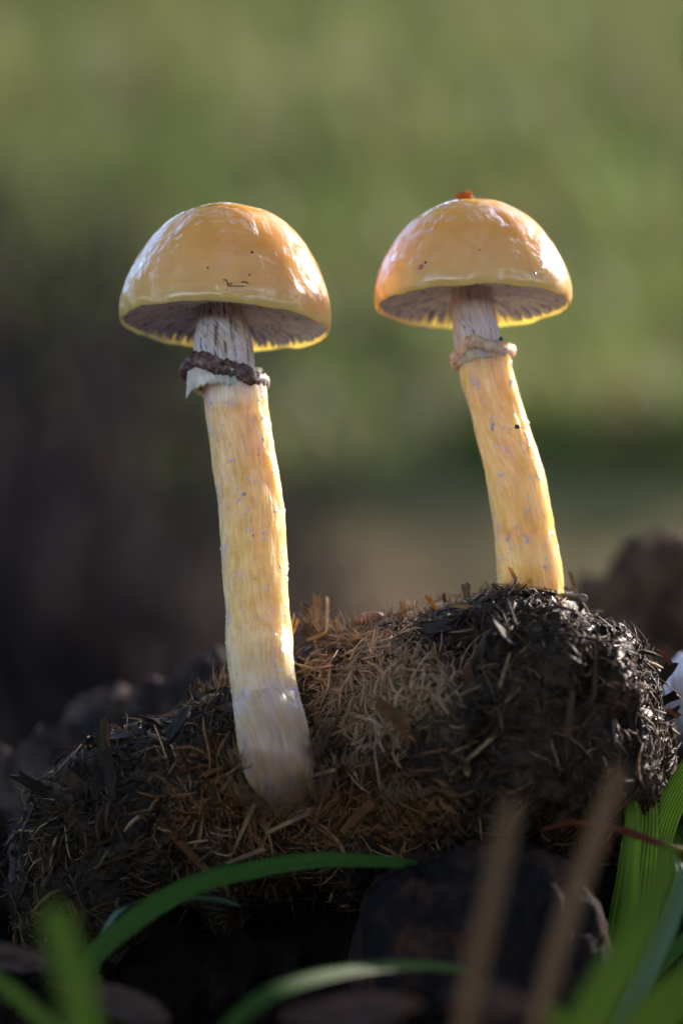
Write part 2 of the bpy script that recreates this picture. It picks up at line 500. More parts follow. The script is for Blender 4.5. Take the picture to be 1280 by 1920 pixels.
clod('dung_clod', [-120, 0, 80, 200, 320, 430, 560], [1500, 1455, 1408, 1338, 1296, 1262, 1290], [1980] * 7,
     [62] * 7, [12, 18, 22, 24, 24, 24, 12], [14, 20, 26, 28, 28, 26, 12], 'grey brown mound of old dung behind the clump, out of focus', 'dung',
     lambda p: mixc((0.028, 0.024, 0.026), (0.12, 0.085, 0.070), fbm(p, 90) + 0.3), amp=0.0030, seed=17.0, mat=M_SOIL)
clod('litter_heap', [1010, 1060, 1110, 1180, 1260, 1340, 1420], [1260, 1160, 1096, 1076, 1110, 1130, 1200], [1900] * 7,
     [130] * 7, [14, 26, 34, 36, 36, 30, 14], [14, 26, 34, 36, 36, 30, 14], 'brown blurred heap of litter behind the shorter mushroom', 'litter heap',
     lambda p: mixc((0.05, 0.034, 0.025), (0.15, 0.10, 0.07), fbm(p, 60) + 0.35), amp=0.0045, seed=23.0, mat=M_SOIL)

# ------------------------------------------------------------------ fibres over the dung
NA = 300
DV = [Vector(v) for v in dv]
def surf(i, j):
    p = DV[i * NA + j]
    pu = DV[min(i + 2, 419) * NA + j] - DV[max(i - 2, 0) * NA + j]
    pv = DV[i * NA + (j + 2) % NA] - DV[i * NA + (j - 2) % NA]
    n = pv.cross(pu)
    if n.length < 1e-12: n = Vector((0, -1, 0))
    n.normalize()
    c = Vector((p.x, 0.012, p.z - 0.0)) 
    if n.dot(p - Vector((p.x, 0.010, 0.045))) < 0: n = -n
    return p, n

def strand(vs, fs, cs, p, d, n, L, w, colr, bend, sides=3, segs=3, taper=0.35):
    b0 = len(vs)
    side = d.cross(n)
    if side.length < 1e-6: side = Vector((1, 0, 0))
    side.normalize()
    sb = rng.gauss(0, 0.13) * L; sk = rng.gauss(0, 0.08) * L
    for s in range(segs + 1):
        t = s / segs
        c = p + d * (L * (t - 0.5)) + n * (bend * (1 - (2 * t - 1) ** 2)) + side * (sb * (1 - (2 * t - 1) ** 2) + sk * (2 * t - 1) ** 3)
        r = w * (1 - (1 - taper) * abs(2 * t - 1) ** 2)
        for q in range(sides):
            a = 2 * math.pi * q / sides
            vs.append(c + side * (r * math.cos(a)) + n * (r * 0.55 * math.sin(a)))
            k = 0.8 + 0.4 * rng.random()
            cs.append((colr[0] * k, colr[1] * k, colr[2] * k))
    for s in range(segs):
        for q in range(sides):
            a = b0 + s * sides + q; b = b0 + s * sides + (q + 1) % sides
            fs.append((a, b, b + sides, a + sides))
    fs.append(tuple(b0 + q for q in reversed(range(sides))))
    fs.append(tuple(b0 + segs * sides + q for q in range(sides)))

def fibres():
    vs, fs, cs = [], [], []
    made = 0
    for _ in range(60000):
        if made > 12000: break
        i = rng.randrange(4, 416); j = rng.randrange(NA)
        p, n = surf(i, j)
        if p.y > 0.035 or p.z < 0.02: continue
        tan, rust, nz = region(p)
        wgt = 0.35 + 1.2 * max(0, tan) + 0.6 * max(0, rust)
        if rng.random() > wgt: continue
        # patches of matted fibres share a direction
        ang = 3.0 * mn.noise(p * 90) * math.pi + rng.gauss(0, 0.45)
        t1 = n.orthogonal().normalized(); t1 = (Vector((1, 0, 0)) - n * n.x)
        if t1.length < 1e-3: t1 = n.orthogonal()
        t1.normalize(); t2 = n.cross(t1)
        d = t1 * math.cos(ang) + t2 * math.sin(ang)
        lift = abs(rng.gauss(0, 0.16))
        d = (d + n * lift).normalized()
        L = rng.uniform(0.0018, 0.0070) * (1.4 if rng.random() < 0.15 else 1)
        w = rng.uniform(0.00005, 0.00018) if rng.random() < 0.85 else rng.uniform(0.0002, 0.00045)
        pt = min(1, max(0, 1.3 * tan)); pr = min(1, max(0, 1.2 * rust + 0.1))
        if rng.random() < pt: c = mixc(TAN, (0.56, 0.42, 0.29), rng.random())
        elif rng.random() < pr * 0.75: c = mixc(RUST, (0.32, 0.17, 0.075), rng.random() ** 1.5)
        else: c = mixc((0.028, 0.020, 0.015), (0.19, 0.115, 0.062), rng.random() ** 2.4)
        if rng.random() < 0.05: c = (0.38, 0.28, 0.17)
        strand(vs, fs, cs, p + n * (0.0001 + lift * L * 0.45), d, n, L, w, c, rng.uniform(-0.0003, 0.0007), segs=4)
        made += 1
    for _ in range(9000):                       # crumbs of compacted dung between the fibres
        i = rng.randrange(4, 416); j = rng.randrange(NA)
        p, n = surf(i, j)
        if p.y > 0.03 or p.z < 0.02: continue
        tan, rust, nz = region(p)
        if rng.random() < max(tan, rust) * 1.2: continue
        r_ = rng.uniform(0.00012, 0.00050) * (1.8 if rng.random() < 0.06 else 1)
        b = len(vs); c = mixc((0.014, 0.011, 0.010), (0.065, 0.042, 0.028), rng.random() ** 2.5)
        e1 = Vector((rng.gauss(0, 1), rng.gauss(0, 1), rng.gauss(0, 1))).normalized(); e2 = e1.orthogonal().normalized(); e3 = e1.cross(e2)
        for e in (e1, -e1, e2, -e2, e3, -e3):
            vs.append(p + n * r_ * 0.5 + e * r_ * rng.uniform(0.5, 1.3)); cs.append(c)
        for a in (0, 1):
            for q, w_ in ((2, 4), (4, 3), (3, 5), (5, 2)):
                fs.append((b + a, b + q, b + w_) if a == 0 else (b + a, b + w_, b + q))
    # fine hairs and torn tufts sticking up along the crest
    for (px, py, Y, cnt, hgt, spread, c) in [(596, 1195, 6, 70, 85, 26, (0.36, 0.26, 0.16)), (575, 1190, 4, 30, 60, 18, (0.25, 0.16, 0.09)),
            (640, 1185, 2, 30, 40, 26, (0.30, 0.22, 0.14)), (690, 1180, 0, 50, 45, 40, (0.40, 0.30, 0.20)), (750, 1160, 2, 45, 40, 26, (0.34, 0.25, 0.16)),
            (780, 1150, 0, 30, 45, 22, (0.36, 0.27, 0.18)), (205, 1420, 0, 40, 45, 16, (0.26, 0.17, 0.09)), (215, 1440, -6, 20, 40, 20, (0.30, 0.20, 0.11)),
            (90, 1600, -2, 25, 40, 24, (0.16, 0.10, 0.05)), (420, 1290, 4, 25, 60, 12, (0.28, 0.20, 0.12)), (850, 1135, 2, 20, 30, 20, (0.18, 0.11, 0.06)),
            (1235, 1270, 8, 25, 40, 20, (0.16, 0.09, 0.04)), (380, 1300, 4, 20, 30, 26, (0.2, 0.14, 0.08)), (660, 1440, -17, 40, 50, 40, (0.34, 0.25, 0.16)),
            (760, 1500, -18, 40, 60, 40, (0.30, 0.20, 0.11)), (450, 1480, -14, 40, 60, 40, (0.26, 0.17, 0.09)), (880, 1640, -10, 25, 40, 30, (0.2, 0.13, 0.07)), (470, 1505, -23, 45, 60, 34, (0.22, 0.13, 0.07)), (530, 1530, -24, 60, 60, 44, (0.20, 0.12, 0.06)), (590, 1490, -20, 50, 70, 26, (0.18, 0.11, 0.06)), (592, 1420, -17, 40, 60, 16, (0.14, 0.09, 0.05)), (446, 1440, -19, 25, 60, 14, (0.2, 0.13, 0.07))]:
        for _ in range(cnt):
            b = at(px + rng.gauss(0, spread * 0.6), py + rng.gauss(0, 5), (Y + rng.gauss(0, 1.5)) * mm)
            a = rng.gauss(0, 0.45)
            d = Vector((math.sin(a), rng.gauss(-0.15, 0.3), math.cos(a))).normalized()
            L = hgt * PX * rng.uniform(0.35, 1.0)
            strand(vs, fs, cs, b + d * L * 0.4, d, Vector((0, -1, 0)), L, rng.uniform(0.00004, 0.00010), mixc(c, (c[0] * .5, c[1] * .5, c[2] * .5), rng.random()), rng.gauss(0, 0.0003), taper=0.2)
    # roots hanging into the hollow under the front
    for _ in range(160):
        px = rng.uniform(60, 860); Y = rng.uniform(-6, 6)
        b = at(px, rng.uniform(1610, 1670), Y * mm)
        d = Vector((rng.gauss(0, 0.4), rng.gauss(0, 0.2), -1)).normalized()
        L = rng.uniform(0.002, 0.009)
        strand(vs, fs, cs, b + d * L * 0.4, d, Vector((0, -1, 0)), L, rng.uniform(0.00004, 0.00009), (0.10, 0.065, 0.04), rng.gauss(0, 0.0006), segs=4, taper=0.2)
    o = link('fibres', mesh('fibres', vs, fs, colors=cs), M_FIB)
    child(o, pile); o['kind'] = 'stuff'
fibres()

# torn flakes and straws, each its own part of the pile
def chip_mesh(seed, flat=0.28, segs=6):
    """splintered flake: near-parallel sides, torn ends"""
    r = random.Random(seed)
    vs = []; fs = []; cs = []
    bow = r.gauss(0, 0.10); side = r.gauss(0, 0.25); w0 = r.uniform(0.8, 1.0)
    tear = [[r.uniform(-0.10, 0.02) for _ in range(5)] for _ in range(2)]
    A = (-1, -0.5, 0, 0.5, 1)
    for s in range(segs + 1):
        t = s / segs
        w = 0.5 * w0 * (0.88 + 0.24 * r.random()) * (1 - 0.35 * (1 - t) ** 2 * r.random())
        k = r.uniform(0.7, 1.15)
        for sd_ in (-1, 1):
            for q, a in enumerate(A):
                y = t - 0.5
                if s == 0: y -= tear[0][q] + 0.02
                if s == segs: y += tear[1][q] * 1.8 + 0.02
                th = flat * 0.5 * (1 - 0.55 * abs(a)) * (0.7 + 0.5 * r.random())
                vs.append((a * w + side * (t - 0.5) ** 2, y, sd_ * th + bow * math.sin(math.pi * t) + 0.10 * (abs(a) - 0.5) * w0)); kk = k * r.uniform(0.75, 1.15); cs.append((kk, kk, kk))
    for s in range(segs):
        a = s * 10; b = a + 10
        for q in range(4):
            fs.append((a + q, b + q, b + q + 1, a + q + 1)); fs.append((a + 5 + q + 1, b + 5 + q + 1, b + 5 + q, a + 5 + q))
        fs.append((a, a + 5, b + 5, b)); fs.append((a + 4, b + 4, b + 9, a + 9))
    for e in (0, segs * 10):
        for q in range(4): fs.append((e + q, e + q + 1, e + 6 + q, e + 5 + q))
    return vs, fs, cs

CHIP_COL = {'dark': (0.035, 0.025, 0.020), 'brown': (0.10, 0.058, 0.030), 'rust': (0.19, 0.085, 0.035), 'tan': (0.34, 0.23, 0.13), 'gold': (0.50, 0.32, 0.12), 'pale': (0.52, 0.42, 0.29)}
CHIPS = {}
for cn, cc in CHIP_COL.items():
    for sdd in range(4):
        v, f, c = chip_mesh(hash((len(cn), sdd)) % 1000 + sdd * 17 + len(CHIPS))
        me = mesh('chip_' + cn, v, f, colors=[(a[0] * cc[0], a[0] * cc[1], a[0] * cc[2]) for a in c], smooth_shade=False)
        me.materials.append(M_CHIP)
        CHIPS[cn, sdd] = me

def chip_at(name, a, b, w, color, parent=None, nrm=None, thick=None, var=None):
    """a flake from point a to point b, w metres wide"""
    me = CHIPS[color, rng.randrange(4) if var is None else var]
    o = bpy.data.objects.new(name, me); col.objects.link(o)
    y = b - a; L = y.length; y = y.normalized()
    n = nrm or Vector((rng.gauss(0, 0.4), -1, rng.gauss(0, 0.4)))
    x = y.cross(n).normalized(); z = x.cross(y)
    th = thick or w * 0.8
    m = Matrix.Translation((a + b) / 2) @ Matrix((x, y, z)).transposed().to_4x4() @ Matrix.Diagonal((w, L, th, 1))
    o.matrix_basis = m
    if parent is not None: child(o, parent)
    return o

for (x0, y0, Y0, x1, y1, Y1, w, c) in [
    (202, 1480, -12, 190, 1350, -7, 30, 'dark'), (190, 1440, -12, 194, 1342, -8, 13, 'brown'), (212, 1500, -14, 196, 1400, -12, 22, 'dark'), (178, 1500, -14, 186, 1420, -11, 18, 'dark'), (204, 1400, -10, 200, 1352, -8, 7, 'rust'), (130, 1510, -3, 24, 1450, -8, 24, 'dark'), (120, 1500, -2, 66, 1462, -6, 12, 'brown'),
    (70, 1512, -4, 130, 1504, -6, 12, 'tan'), (35, 1556, -4, 80, 1560, -4, 6, 'pale'), (196, 1430, -5, 242, 1456, -9, 8, 'tan'), (190, 1445, -5, 204, 1496, -8, 10, 'brown'),
    (298, 1540, -13, 405, 1650, -13, 17, 'rust'), (312, 1520, -12, 352, 1580, -13, 7, 'brown'), (345, 1410, -9, 418, 1432, -9, 8, 'tan'), (365, 1350, -5, 440, 1318, -5, 11, 'tan'),
    (365, 1282, 4, 396, 1296, 4, 8, 'brown'), (380, 1300, 2, 430, 1288, 2, 7, 'dark'), (225, 1515, -10, 300, 1490, -11, 34, 'dark'), (220, 1500, -10, 300, 1470, -11, 26, 'dark'), (265, 1480, -8, 310, 1400, -6, 14, 'dark'),
    (548, 1190, -3, 560, 1160, -3, 7, 'gold'), (545, 1182, 0, 552, 1150, 0, 5, 'pale'), (575, 1200, 0, 612, 1186, -1, 8, 'tan'), (590, 1216, 0, 568, 1178, 4, 10, 'brown'),
    (600, 1195, 6, 592, 1110, 8, 16, 'tan'), (612, 1190, 6, 614, 1120, 8, 7, 'pale'), (585, 1180, 8, 573, 1130, 9, 12, 'brown'), (635, 1185, 2, 628, 1160, 2, 6, 'gold'), (655, 1200, -2, 700, 1185, -3, 9, 'pale'),
    (818, 1142, -3, 797, 1114, -5, 12, 'gold'), (760, 1158, 2, 754, 1126, 2, 14, 'tan'), (835, 1130, 2, 830, 1112, 2, 7, 'rust'), (876, 1124, 0, 872, 1092, 0, 18, 'tan'),
    (978, 1108, -4, 955, 1064, -6, 9, 'gold'), (984, 1108, -4, 996, 1086, -5, 9, 'gold'), (970, 1112, -4, 960, 1100, -4, 8, 'gold'), (1080, 1112, 0, 1066, 1068, 0, 10, 'tan'),
    (850, 1136, -6, 905, 1140, -9, 9, 'gold'), (1258, 1246, -2, 1234, 1214, -4, 11, 'rust'), (1228, 1290, 0, 1262, 1240, 0, 24, 'dark'), (1230, 1320, 0, 1272, 1300, -2, 20, 'dark'), (1215, 1360, -3, 1275, 1330, -2, 22, 'dark'), (1250, 1330, -4, 1272, 1345, -4, 10, 'rust'),
    (1120, 1168, -22, 1112, 1320, -24, 7, 'brown'), (1072, 1290, -24, 1062, 1392, -26, 14, 'brown'), (955, 1225, -22, 935, 1292, -24, 7, 'tan'), (1060, 1200, -20, 1082, 1290, -22, 6, 'brown'),
    (706, 1318, -15, 775, 1362, -19, 26, 'rust'), (745, 1345, -18, 772, 1400, -18, 16, 'rust'), (845, 1452, -21, 935, 1372, -23, 8, 'tan'), (700, 1400, -17, 732, 1352, -19, 9, 'tan'), (690, 1345, -17, 716, 1365, -19, 6, 'pale'),
    (700, 1395, -18, 712, 1480, -19, 5, 'tan'), (500, 1562, -13, 585, 1520, -17, 11, 'tan'), (585, 1455, -14, 632, 1442, -16, 7, 'pale'), (600, 1400, -14, 640, 1340, -14, 9, 'brown'), (640, 1560, -15, 700, 1500, -17, 18, 'rust'),
    (420, 1620, -11, 500, 1590, -12, 9, 'tan'), (440, 1590, -12, 480, 1500, -14, 8, 'tan'), (400, 1480, -11, 430, 1440, -12, 7, 'tan'), (425, 1440, -12, 448, 1490, -13, 10, 'tan'), (730, 1500, -17, 820, 1480, -19, 16, 'brown'),
    (800, 1400, -20, 815, 1330, -20, 8, 'brown'), (560, 1262, -5, 580, 1256, -6, 5, 'tan'), (680, 1235, -7, 760, 1200, -5, 7, 'pale'), (650, 1250, -8, 690, 1216, -6, 6, 'pale'), (900, 1300, -22, 870, 1250, -20, 20, 'rust'),
    (1010, 1340, -25, 985, 1280, -23, 18, 'brown'), (1130, 1280, -18, 1150, 1390, -20, 12, 'dark'), (1170, 1260, -14, 1185, 1380, -16, 10, 'dark'), (1165, 1230, -12, 1190, 1244, -12, 8, 'gold'), (1195, 1240, -8, 1176, 1226, -8, 8, 'gold')]:
    chip_at('straw_flake', at(x0, y0, Y0 * mm), at(x1, y1, Y1 * mm), w * PX, CHIP_COL and c, pile)

made = 0
while made < 210:
    i = rng.randrange(6, 414); j = rng.randrange(NA)
    p, n = surf(i, j)
    if p.y > 0.02 or p.z < 0.024 or n.y > 0.35: continue
    tan, rust, nz = region(p)
    c = 'tan' if tan > 0.3 else ('rust' if rng.random() < 0.4 else 'brown') if rust > 0.25 else ('dark' if rng.random() < 0.8 else 'brown')
    if rng.random() < 0.06: c = 'gold' if p.z > 0.06 else 'tan'
    t1 = n.orthogonal().normalized(); t2 = n.cross(t1); a = rng.uniform(0, 6.28)
    d = (t1 * math.cos(a) + t2 * math.sin(a) + n * rng.uniform(0.0, 0.5)).normalized()
    L = rng.uniform(0.0018, 0.0058) * (1.35 if c == 'dark' else 1); w = L * rng.uniform(0.10, 0.30) if c != 'dark' else L * rng.uniform(0.2, 0.5)
    chip_at('straw_flake', p - d * L * 0.35, p + d * L * 0.65, w, c, pile, nrm=n)
    made += 1

# ------------------------------------------------------------------ mushrooms
CAP_PROF = [(0.0, 225), (0.22, 219.5), (0.44, 203), (0.66, 170), (0.83, 122), (0.945, 71), (0.995, 33), (1.0, 12), (0.993, -1), (0.975, -9), (0.955, -8), (0.94, 1)]
def cap_mesh(rim, height, seed):
    R0 = rim * PX
    prof = [(r, z * height / 225 * PX) for r, z in CAP_PROF]
    # smooth the outer profile
    pts = []
    n = len(prof)
    for i in range(n - 1):
        p0 = prof[max(i - 1, 0)]; p1 = prof[i]; p2 = prof[i + 1]; p3 = prof[min(i + 2, n - 1)]
        if i == 0: p0 = (-p2[0], p2[1])
        for s in range(7):
            t = s / 7
            def cr(a, b, c, d): return 0.5 * ((2 * b) + (-a + c) * t + (2 * a - 5 * b + 4 * c - d) * t * t + (-a + 3 * b - 3 * c + d) * t ** 3)
            pts.append((max(0, cr(p0[0], p1[0], p2[0], p3[0])), cr(p0[1], p1[1], p2[1], p3[1])))
    nout = len(pts)
    for s in range(14):                              # flesh above the gills
        t = s / 13
        r = 0.94 * (1 - t) + 0.0 * t
        pts.append((r, under(r) * height / 225 * PX))
    NS = 192
    vs = []; rad = []
    for i, (r, z) in enumerate(pts):
        for j in range(NS):
            a = 2 * math.pi * j / NS
            ca, sa = math.cos(a), math.sin(a)
            lump = 1 + 0.010 * mn.noise(Vector((ca * 1.5, sa * 1.5, seed))) + 0.007 * mn.noise(Vector((ca * 4, sa * 4, seed + z * 90)))
            rr = r * R0 * lump
            zz = z + 1.0 * PX * mn.noise(Vector((ca * 3 * r, sa * 3 * r, seed + 5))) * 4
            if i < nout: zz += 2.2 * PX * r ** 6 * mn.noise(Vector((ca * 6, sa * 6, seed + 9))) * 2
            vs.append((rr * ca, rr * sa, zz)); rad.append(r if i < nout else 1.0)
    fs = grid_faces(len(pts), NS, True, flip=False)
    fs.append(tuple(reversed(range(NS)))) if pts[0][0] > 1e-6 else None
    return mesh('cap', vs, fs, {'rad': rad, 'flesh': [1.0 if i // NS >= nout - 9 else 0.0 for i in range(len(vs))]})

def under(r):
    return lerp([0.0, 0.25, 0.5, 0.75, 0.88, 0.94], [120, 112, 88, 48, 20, 1], r)

def gill_mesh(rim, height, r0, r1, seed, stemr):
    R0 = rim * PX; k = height / 225 * PX
    r_ = random.Random(seed)
    ph = r_.uniform(0, 6); am = r_.uniform(0.4, 1.0) * 9 * PX
    n = 16; vs = []; ed = []
    for i in range(n + 1):
        t = i / n; r = r0 + (r1 - r0) * t
        top = under(r) * k + 4 * PX
        e = lerp([0.2, 0.3, 0.5, 0.7, 0.85, 0.955], [30, 22, 20, 13, 4, -5], r) * k
        if r0 > 0.3: e = e + (top - e) * max(0, 1 - (r - r0) / 0.15) * 0.9
        e += r_.gauss(0, 0.7) * PX
        off = am * math.sin(ph + r * 7) * (1 - t * 0.5)
        for q in (0, 0.5, 0.86, 1.0):
            z = top + (e - top) * q
            th = (2.4, 2.0, 1.6, 1.1)[(0, 0.5, 0.86, 1.0).index(q)] * PX
            o2 = off * q
            vs.append((r * R0, o2 + th, z)); vs.append((r * R0, o2 - th, z)); ed += [q, q]
    fs = []
    for i in range(n):
        a = i * 8; b = a + 8
        for q in range(3):
            fs.append((a + 2 * q, b + 2 * q, b + 2 * q + 2, a + 2 * q + 2))
            fs.append((a + 2 * q + 3, b + 2 * q + 3, b + 2 * q + 1, a + 2 * q + 1))
        fs.append((a + 6, b + 6, b + 7, a + 7))
    for a in (0, n * 8):
        fs.append((a, a + 2, a + 4, a + 6, a + 7, a + 5, a + 3, a + 1))
    return mesh('gill', vs, fs, {'edge': ed})

def stem_mesh(stations, amp, seed, NS=120, rows=None, groove=0.0, ngroove=0, knob=False):
    """stations: (px_left, px_right, py, Y_mm) down the stem"""
    rows = rows or 260
    ys = [s[2] for s in stations]
    L = [s[0] for s in stations]; Rr = [s[1] for s in stations]; Y = [s[3] for s in stations]
    vs = []; al = []; gr = []; fl = []
    path = []
    for i in range(rows + 1):
        t = i / rows
        py = ys[0] + (ys[-1] - ys[0]) * t
        l, r, y = smooth(ys, L, py), smooth(ys, Rr, py), smooth(ys, Y, py) * mm
        path.append((at((l + r) / 2, py, y), (r - l) / 2 * PX * (D + y) / D, t))
    dist = 0
    rr_ = random.Random(int(seed * 10))
    for i, (c, rad, t) in enumerate(path):
        nx = path[min(i + 1, rows)][0] - path[max(i - 1, 0)][0]
        nx.normalize()
        if i: dist += (c - path[i - 1][0]).length
        sx = Vector((0, 1, 0)).cross(nx).normalized(); sy = nx.cross(sx)
        for j in range(NS):
            a = 2 * math.pi * j / NS
            ca, sa = math.cos(a), math.sin(a)
            q = Vector((ca * 1.2, sa * 1.2, dist * 70 + seed))
            q2 = Vector((ca * 5, sa * 5, dist * 160 + seed))
            d = amp * (mn.fractal(q, 0.9, 2, 3) * 0.9 + 0.6 * mn.fractal(q2, 0.8, 2.2, 5))
            g = 0.0
            if ngroove:
                w = 1.6 * mn.noise(Vector((ca * 2.5, sa * 2.5, dist * 60 + seed))) + 0.5 * mn.noise(Vector((ca * 7, sa * 7, dist * 260)))
                g = 0.5 + 0.5 * math.sin(a * ngroove + w * 2.6 + 1.6 * math.sin(a * 3 + seed) + 0.9 * math.sin(a * 7))
                g = g ** 2.6 * max(0.0, min(1.0, 0.75 + 1.1 * mn.fractal(Vector((ca * 9, sa * 9, dist * 700 + seed)), 0.9, 2, 3)))
                d -= groove * g
            rad2 = rad + d
            vs.append(c + sx * (rad2 * ca) + sy * (rad2 * sa))
            al.append(t); gr.append(g); fl.append((a * rad, dist, seed))
    fs = grid_faces(rows + 1, NS, True, flip=False)
    fs.append(tuple(reversed(range(NS)))); fs.append(tuple(range(rows * NS, rows * NS + NS)))
    me = mesh('stem', vs, fs, {'along': al, 'groove': gr})
    a = me.attributes.new('flow', 'FLOAT_VECTOR', 'POINT')
    a.data.foreach_set('vector', np.asarray(fl, dtype=np.float32).ravel())
    return me, vs

def ring_mesh(center, a_px, b_depth, wave, thick, seed, tilt_x, roll):
    """lumpy annulus; wave(angle)->(extra radius px, lift px)"""
    NS, NT_ = 150, 28
    rot = Matrix.Rotation(roll, 3, 'Y') @ Matrix.Rotation(tilt_x, 3, 'X')
    vs = []
    for i in range(NS):
        a = 2 * math.pi * i / NS
        ca, sa = math.cos(a), math.sin(a)
        er, ez = wave(a)
        n1 = mn.fractal(Vector((ca * 3, sa * 3, seed)), 0.9, 2, 4)
        rr = (a_px + er + 5 * n1) * PX
        tk = thick * (1 + 0.22 * mn.noise(Vector((ca * 5, sa * 5, seed + 4))))
        for j in range(NT_):
            b = 2 * math.pi * j / NT_
            n2 = mn.fractal(Vector((ca * 11, sa * 11, math.cos(b) * 0.8 + math.sin(b) * 0.5 + seed)), 0.7, 2.1, 5)
            tr = tk * (1 + 0.27 * n2)
            p = Vector(((rr + tr * 0.62 * PX * math.cos(b)) * ca, (rr * b_depth + tr * 0.62 * PX * math.cos(b)) * sa, (ez + tr * math.sin(b)) * PX))
            vs.append(center + rot @ p)
    fs = []
    for i in range(NS):
        for j in range(NT_):
            i2 = (i + 1) % NS; j2 = (j + 1) % NT_
            fs.append((i * NT_ + j, i2 * NT_ + j, i2 * NT_ + j2, i * NT_ + j2))
    return mesh('ring', vs, fs)

def droplets(stem_vs, NS, rows, cnt, seed, parent, lo, hi):
    """films and beads of slime on the front of the stem, too small to pick apart"""
    r = random.Random(seed)
    vs, fs = [], []
    made = 0
    while made < cnt:
        cy = r.uniform(lo, hi)
        clump = r.choice([1, 1, 2, 3, 4, 5])
        j0 = r.randrange(NS)
        for _ in range(clump):
            i = int(min(rows - 3, max(2, cy * rows + r.gauss(0, 3)))); j = int(j0 + r.gauss(0, 3)) % NS
            p = Vector(stem_vs[i * NS + j]); pu = Vector(stem_vs[(i + 2) * NS + j]) - p; pv = Vector(stem_vs[i * NS + (j + 2) % NS]) - p
            n = pu.cross(pv).normalized()
            cen = sum((Vector(stem_vs[i * NS + q]) for q in range(0, NS, NS // 4)), Vector()) / 4
            if n.dot(p - cen) < 0: n = -n
            pu.normalize(); pv = n.cross(pu)
            w = r.uniform(0.00007, 0.00026); l = w * r.uniform(0.8, 2.6); ang = r.uniform(0, 3.14)
            ax = pu * math.cos(ang) + pv * math.sin(ang); ay = n.cross(ax)
            b0 = len(vs)
            vs.append(p + n * w * 0.5)
            for ring, (rad, h) in enumerate(((0.55, 0.36), (1.0, -0.15))):
                for q in range(8):
                    a = 2 * math.pi * q / 8
                    k = rad * (1 + 0.4 * mn.noise(Vector((math.cos(a) * 1.3, math.sin(a) * 1.3, made * 3.1))))
                    vs.append(p + ax * (l * k * math.cos(a)) + ay * (w * k * math.sin(a)) + n * (w * h))
            for q in range(8):
                fs.append((b0, b0 + 1 + q, b0 + 1 + (q + 1) % 8))
                fs.append((b0 + 1 + q, b0 + 9 + q, b0 + 9 + (q + 1) % 8, b0 + 1 + (q + 1) % 8))
            made += 1
    o = link('slime_beads', mesh('slime_beads', vs, fs), M_SLIME)
    child(o, parent); o['kind'] = 'stuff'

k = NT('clear_slime'); k.set(Base_Color=(0.90, 0.76, 0.60, 1), Roughness=0.2, Specular_IOR_Level=0.2, Coat_Weight=1.0, Coat_Roughness=0.05, Coat_IOR=1.7); sss(k, 1.0, (1, 0.9, 0.3), 0.002)
M_SLIME = k.m

def mushroom(label, base, cap_px, rim, height, tilt, roll, seed, stem_st, up_st, mats, grv, capY):
    root = empty('mushroom', base)
    tag(root, label, 'mushroom', 'mushrooms on the dung clump')
    me, svs = stem_mesh(stem_st, 3.8 * PX, seed)
    child(link('stem', me, mats[0]), root)
    me2, _ = stem_mesh(up_st, 1.2 * PX, seed + 3, 160, 120, groove=grv[0] * PX, ngroove=grv[1])
    child(link('stem_neck', me2, mats[1]), root)
    cap = link('cap', cap_mesh(rim, height, seed), M_CAP)
    cap.matrix_basis = Matrix.Translation(at(*cap_px, capY)) @ Matrix.Rotation(R(roll), 4, 'Y') @ Matrix.Rotation(R(tilt), 4, 'X')
    child(cap, root)
    full = [gill_mesh(rim, height, 0.16, 0.955, s + int(seed), 0.22) for s in range(4)]
    shrt = [gill_mesh(rim, height, 0.45, 0.955, s + 50, 0.22) for s in range(3)] + [gill_mesh(rim, height, 0.74, 0.955, s + 70, 0.22) for s in range(2)]
    r = random.Random(int(seed * 7))
    NG = 40
    for i in range(NG):
        for h, pool in ((0, full), (0.5, shrt[:3]), (0.25, shrt[3:]), (0.75, shrt[3:])):
            g = bpy.data.objects.new('gill', r.choice(pool)); col.objects.link(g)
            if not g.data.materials: g.data.materials.append(M_GILL)
            g.rotation_euler = (0, 0, 2 * math.pi * (i + h) / NG + r.gauss(0, 0.10) * 2 * math.pi / NG)
            g.parent = cap
    return root, cap, svs

ST_L = [(374, 492, 700, 0), (380, 497, 735, 0), (386, 502, 780, 0), (394, 513, 840, -1), (405, 526, 910, -2), (416, 536, 1040, -5), (425, 545, 1150, -8), (424, 549, 1200, -9),
        (431, 554, 1270, -12), (437, 562, 1320, -13), (442, 574, 1365, -15), (450, 586, 1415, -15.5), (460, 592, 1440, -15), (480, 592, 1462, -14), (512, 580, 1478, -12)]
UP_L = [(366, 458, 540, 0), (371, 459, 575, 0), (367, 466, 610, 0), (362, 474, 650, 0), (366, 478, 690, 0), (374, 478, 712, 0)]
mL, capL, svL = mushroom('taller glossy tan mushroom with a blackish ring and dark-grooved neck', at(520, 1500, -0.012), (421, 604), 200, 227, -4.6, 3.2, 2.0, ST_L, UP_L, (M_SL, M_UL), (4.0, 17), 0.0)
ST_R = [(854, 954, 655, 3), (861, 960, 700, 3), (874, 971, 745, 3), (888, 988, 800, 3), (900, 1005, 850, 3), (911, 1022, 900, 3), (920, 1032, 950, 3), (926, 1040, 1000, 4), (931, 1050, 1060, 4), (932, 1055, 1110, 5), (934, 1058, 1150, 5), (940, 1052, 1180, 6)]
UP_R = [(848, 922, 520, 3), (846, 924, 560, 3), (847, 931, 600, 3), (850, 940, 640, 3), (858, 944, 672, 3)]
mR, capR, svR = mushroom('shorter glossy tan mushroom with a pale tan ring and an orange crumb on its cap', at(1000, 1150, 0.005), (886, 567), 188, 197, -3.8, -1.0, 5.0, ST_R, UP_R, (M_SR, M_UR), (2.0, 26), 0.003)
droplets(svL, 120, 260, 420, 11, mL, 0.06, 0.86)
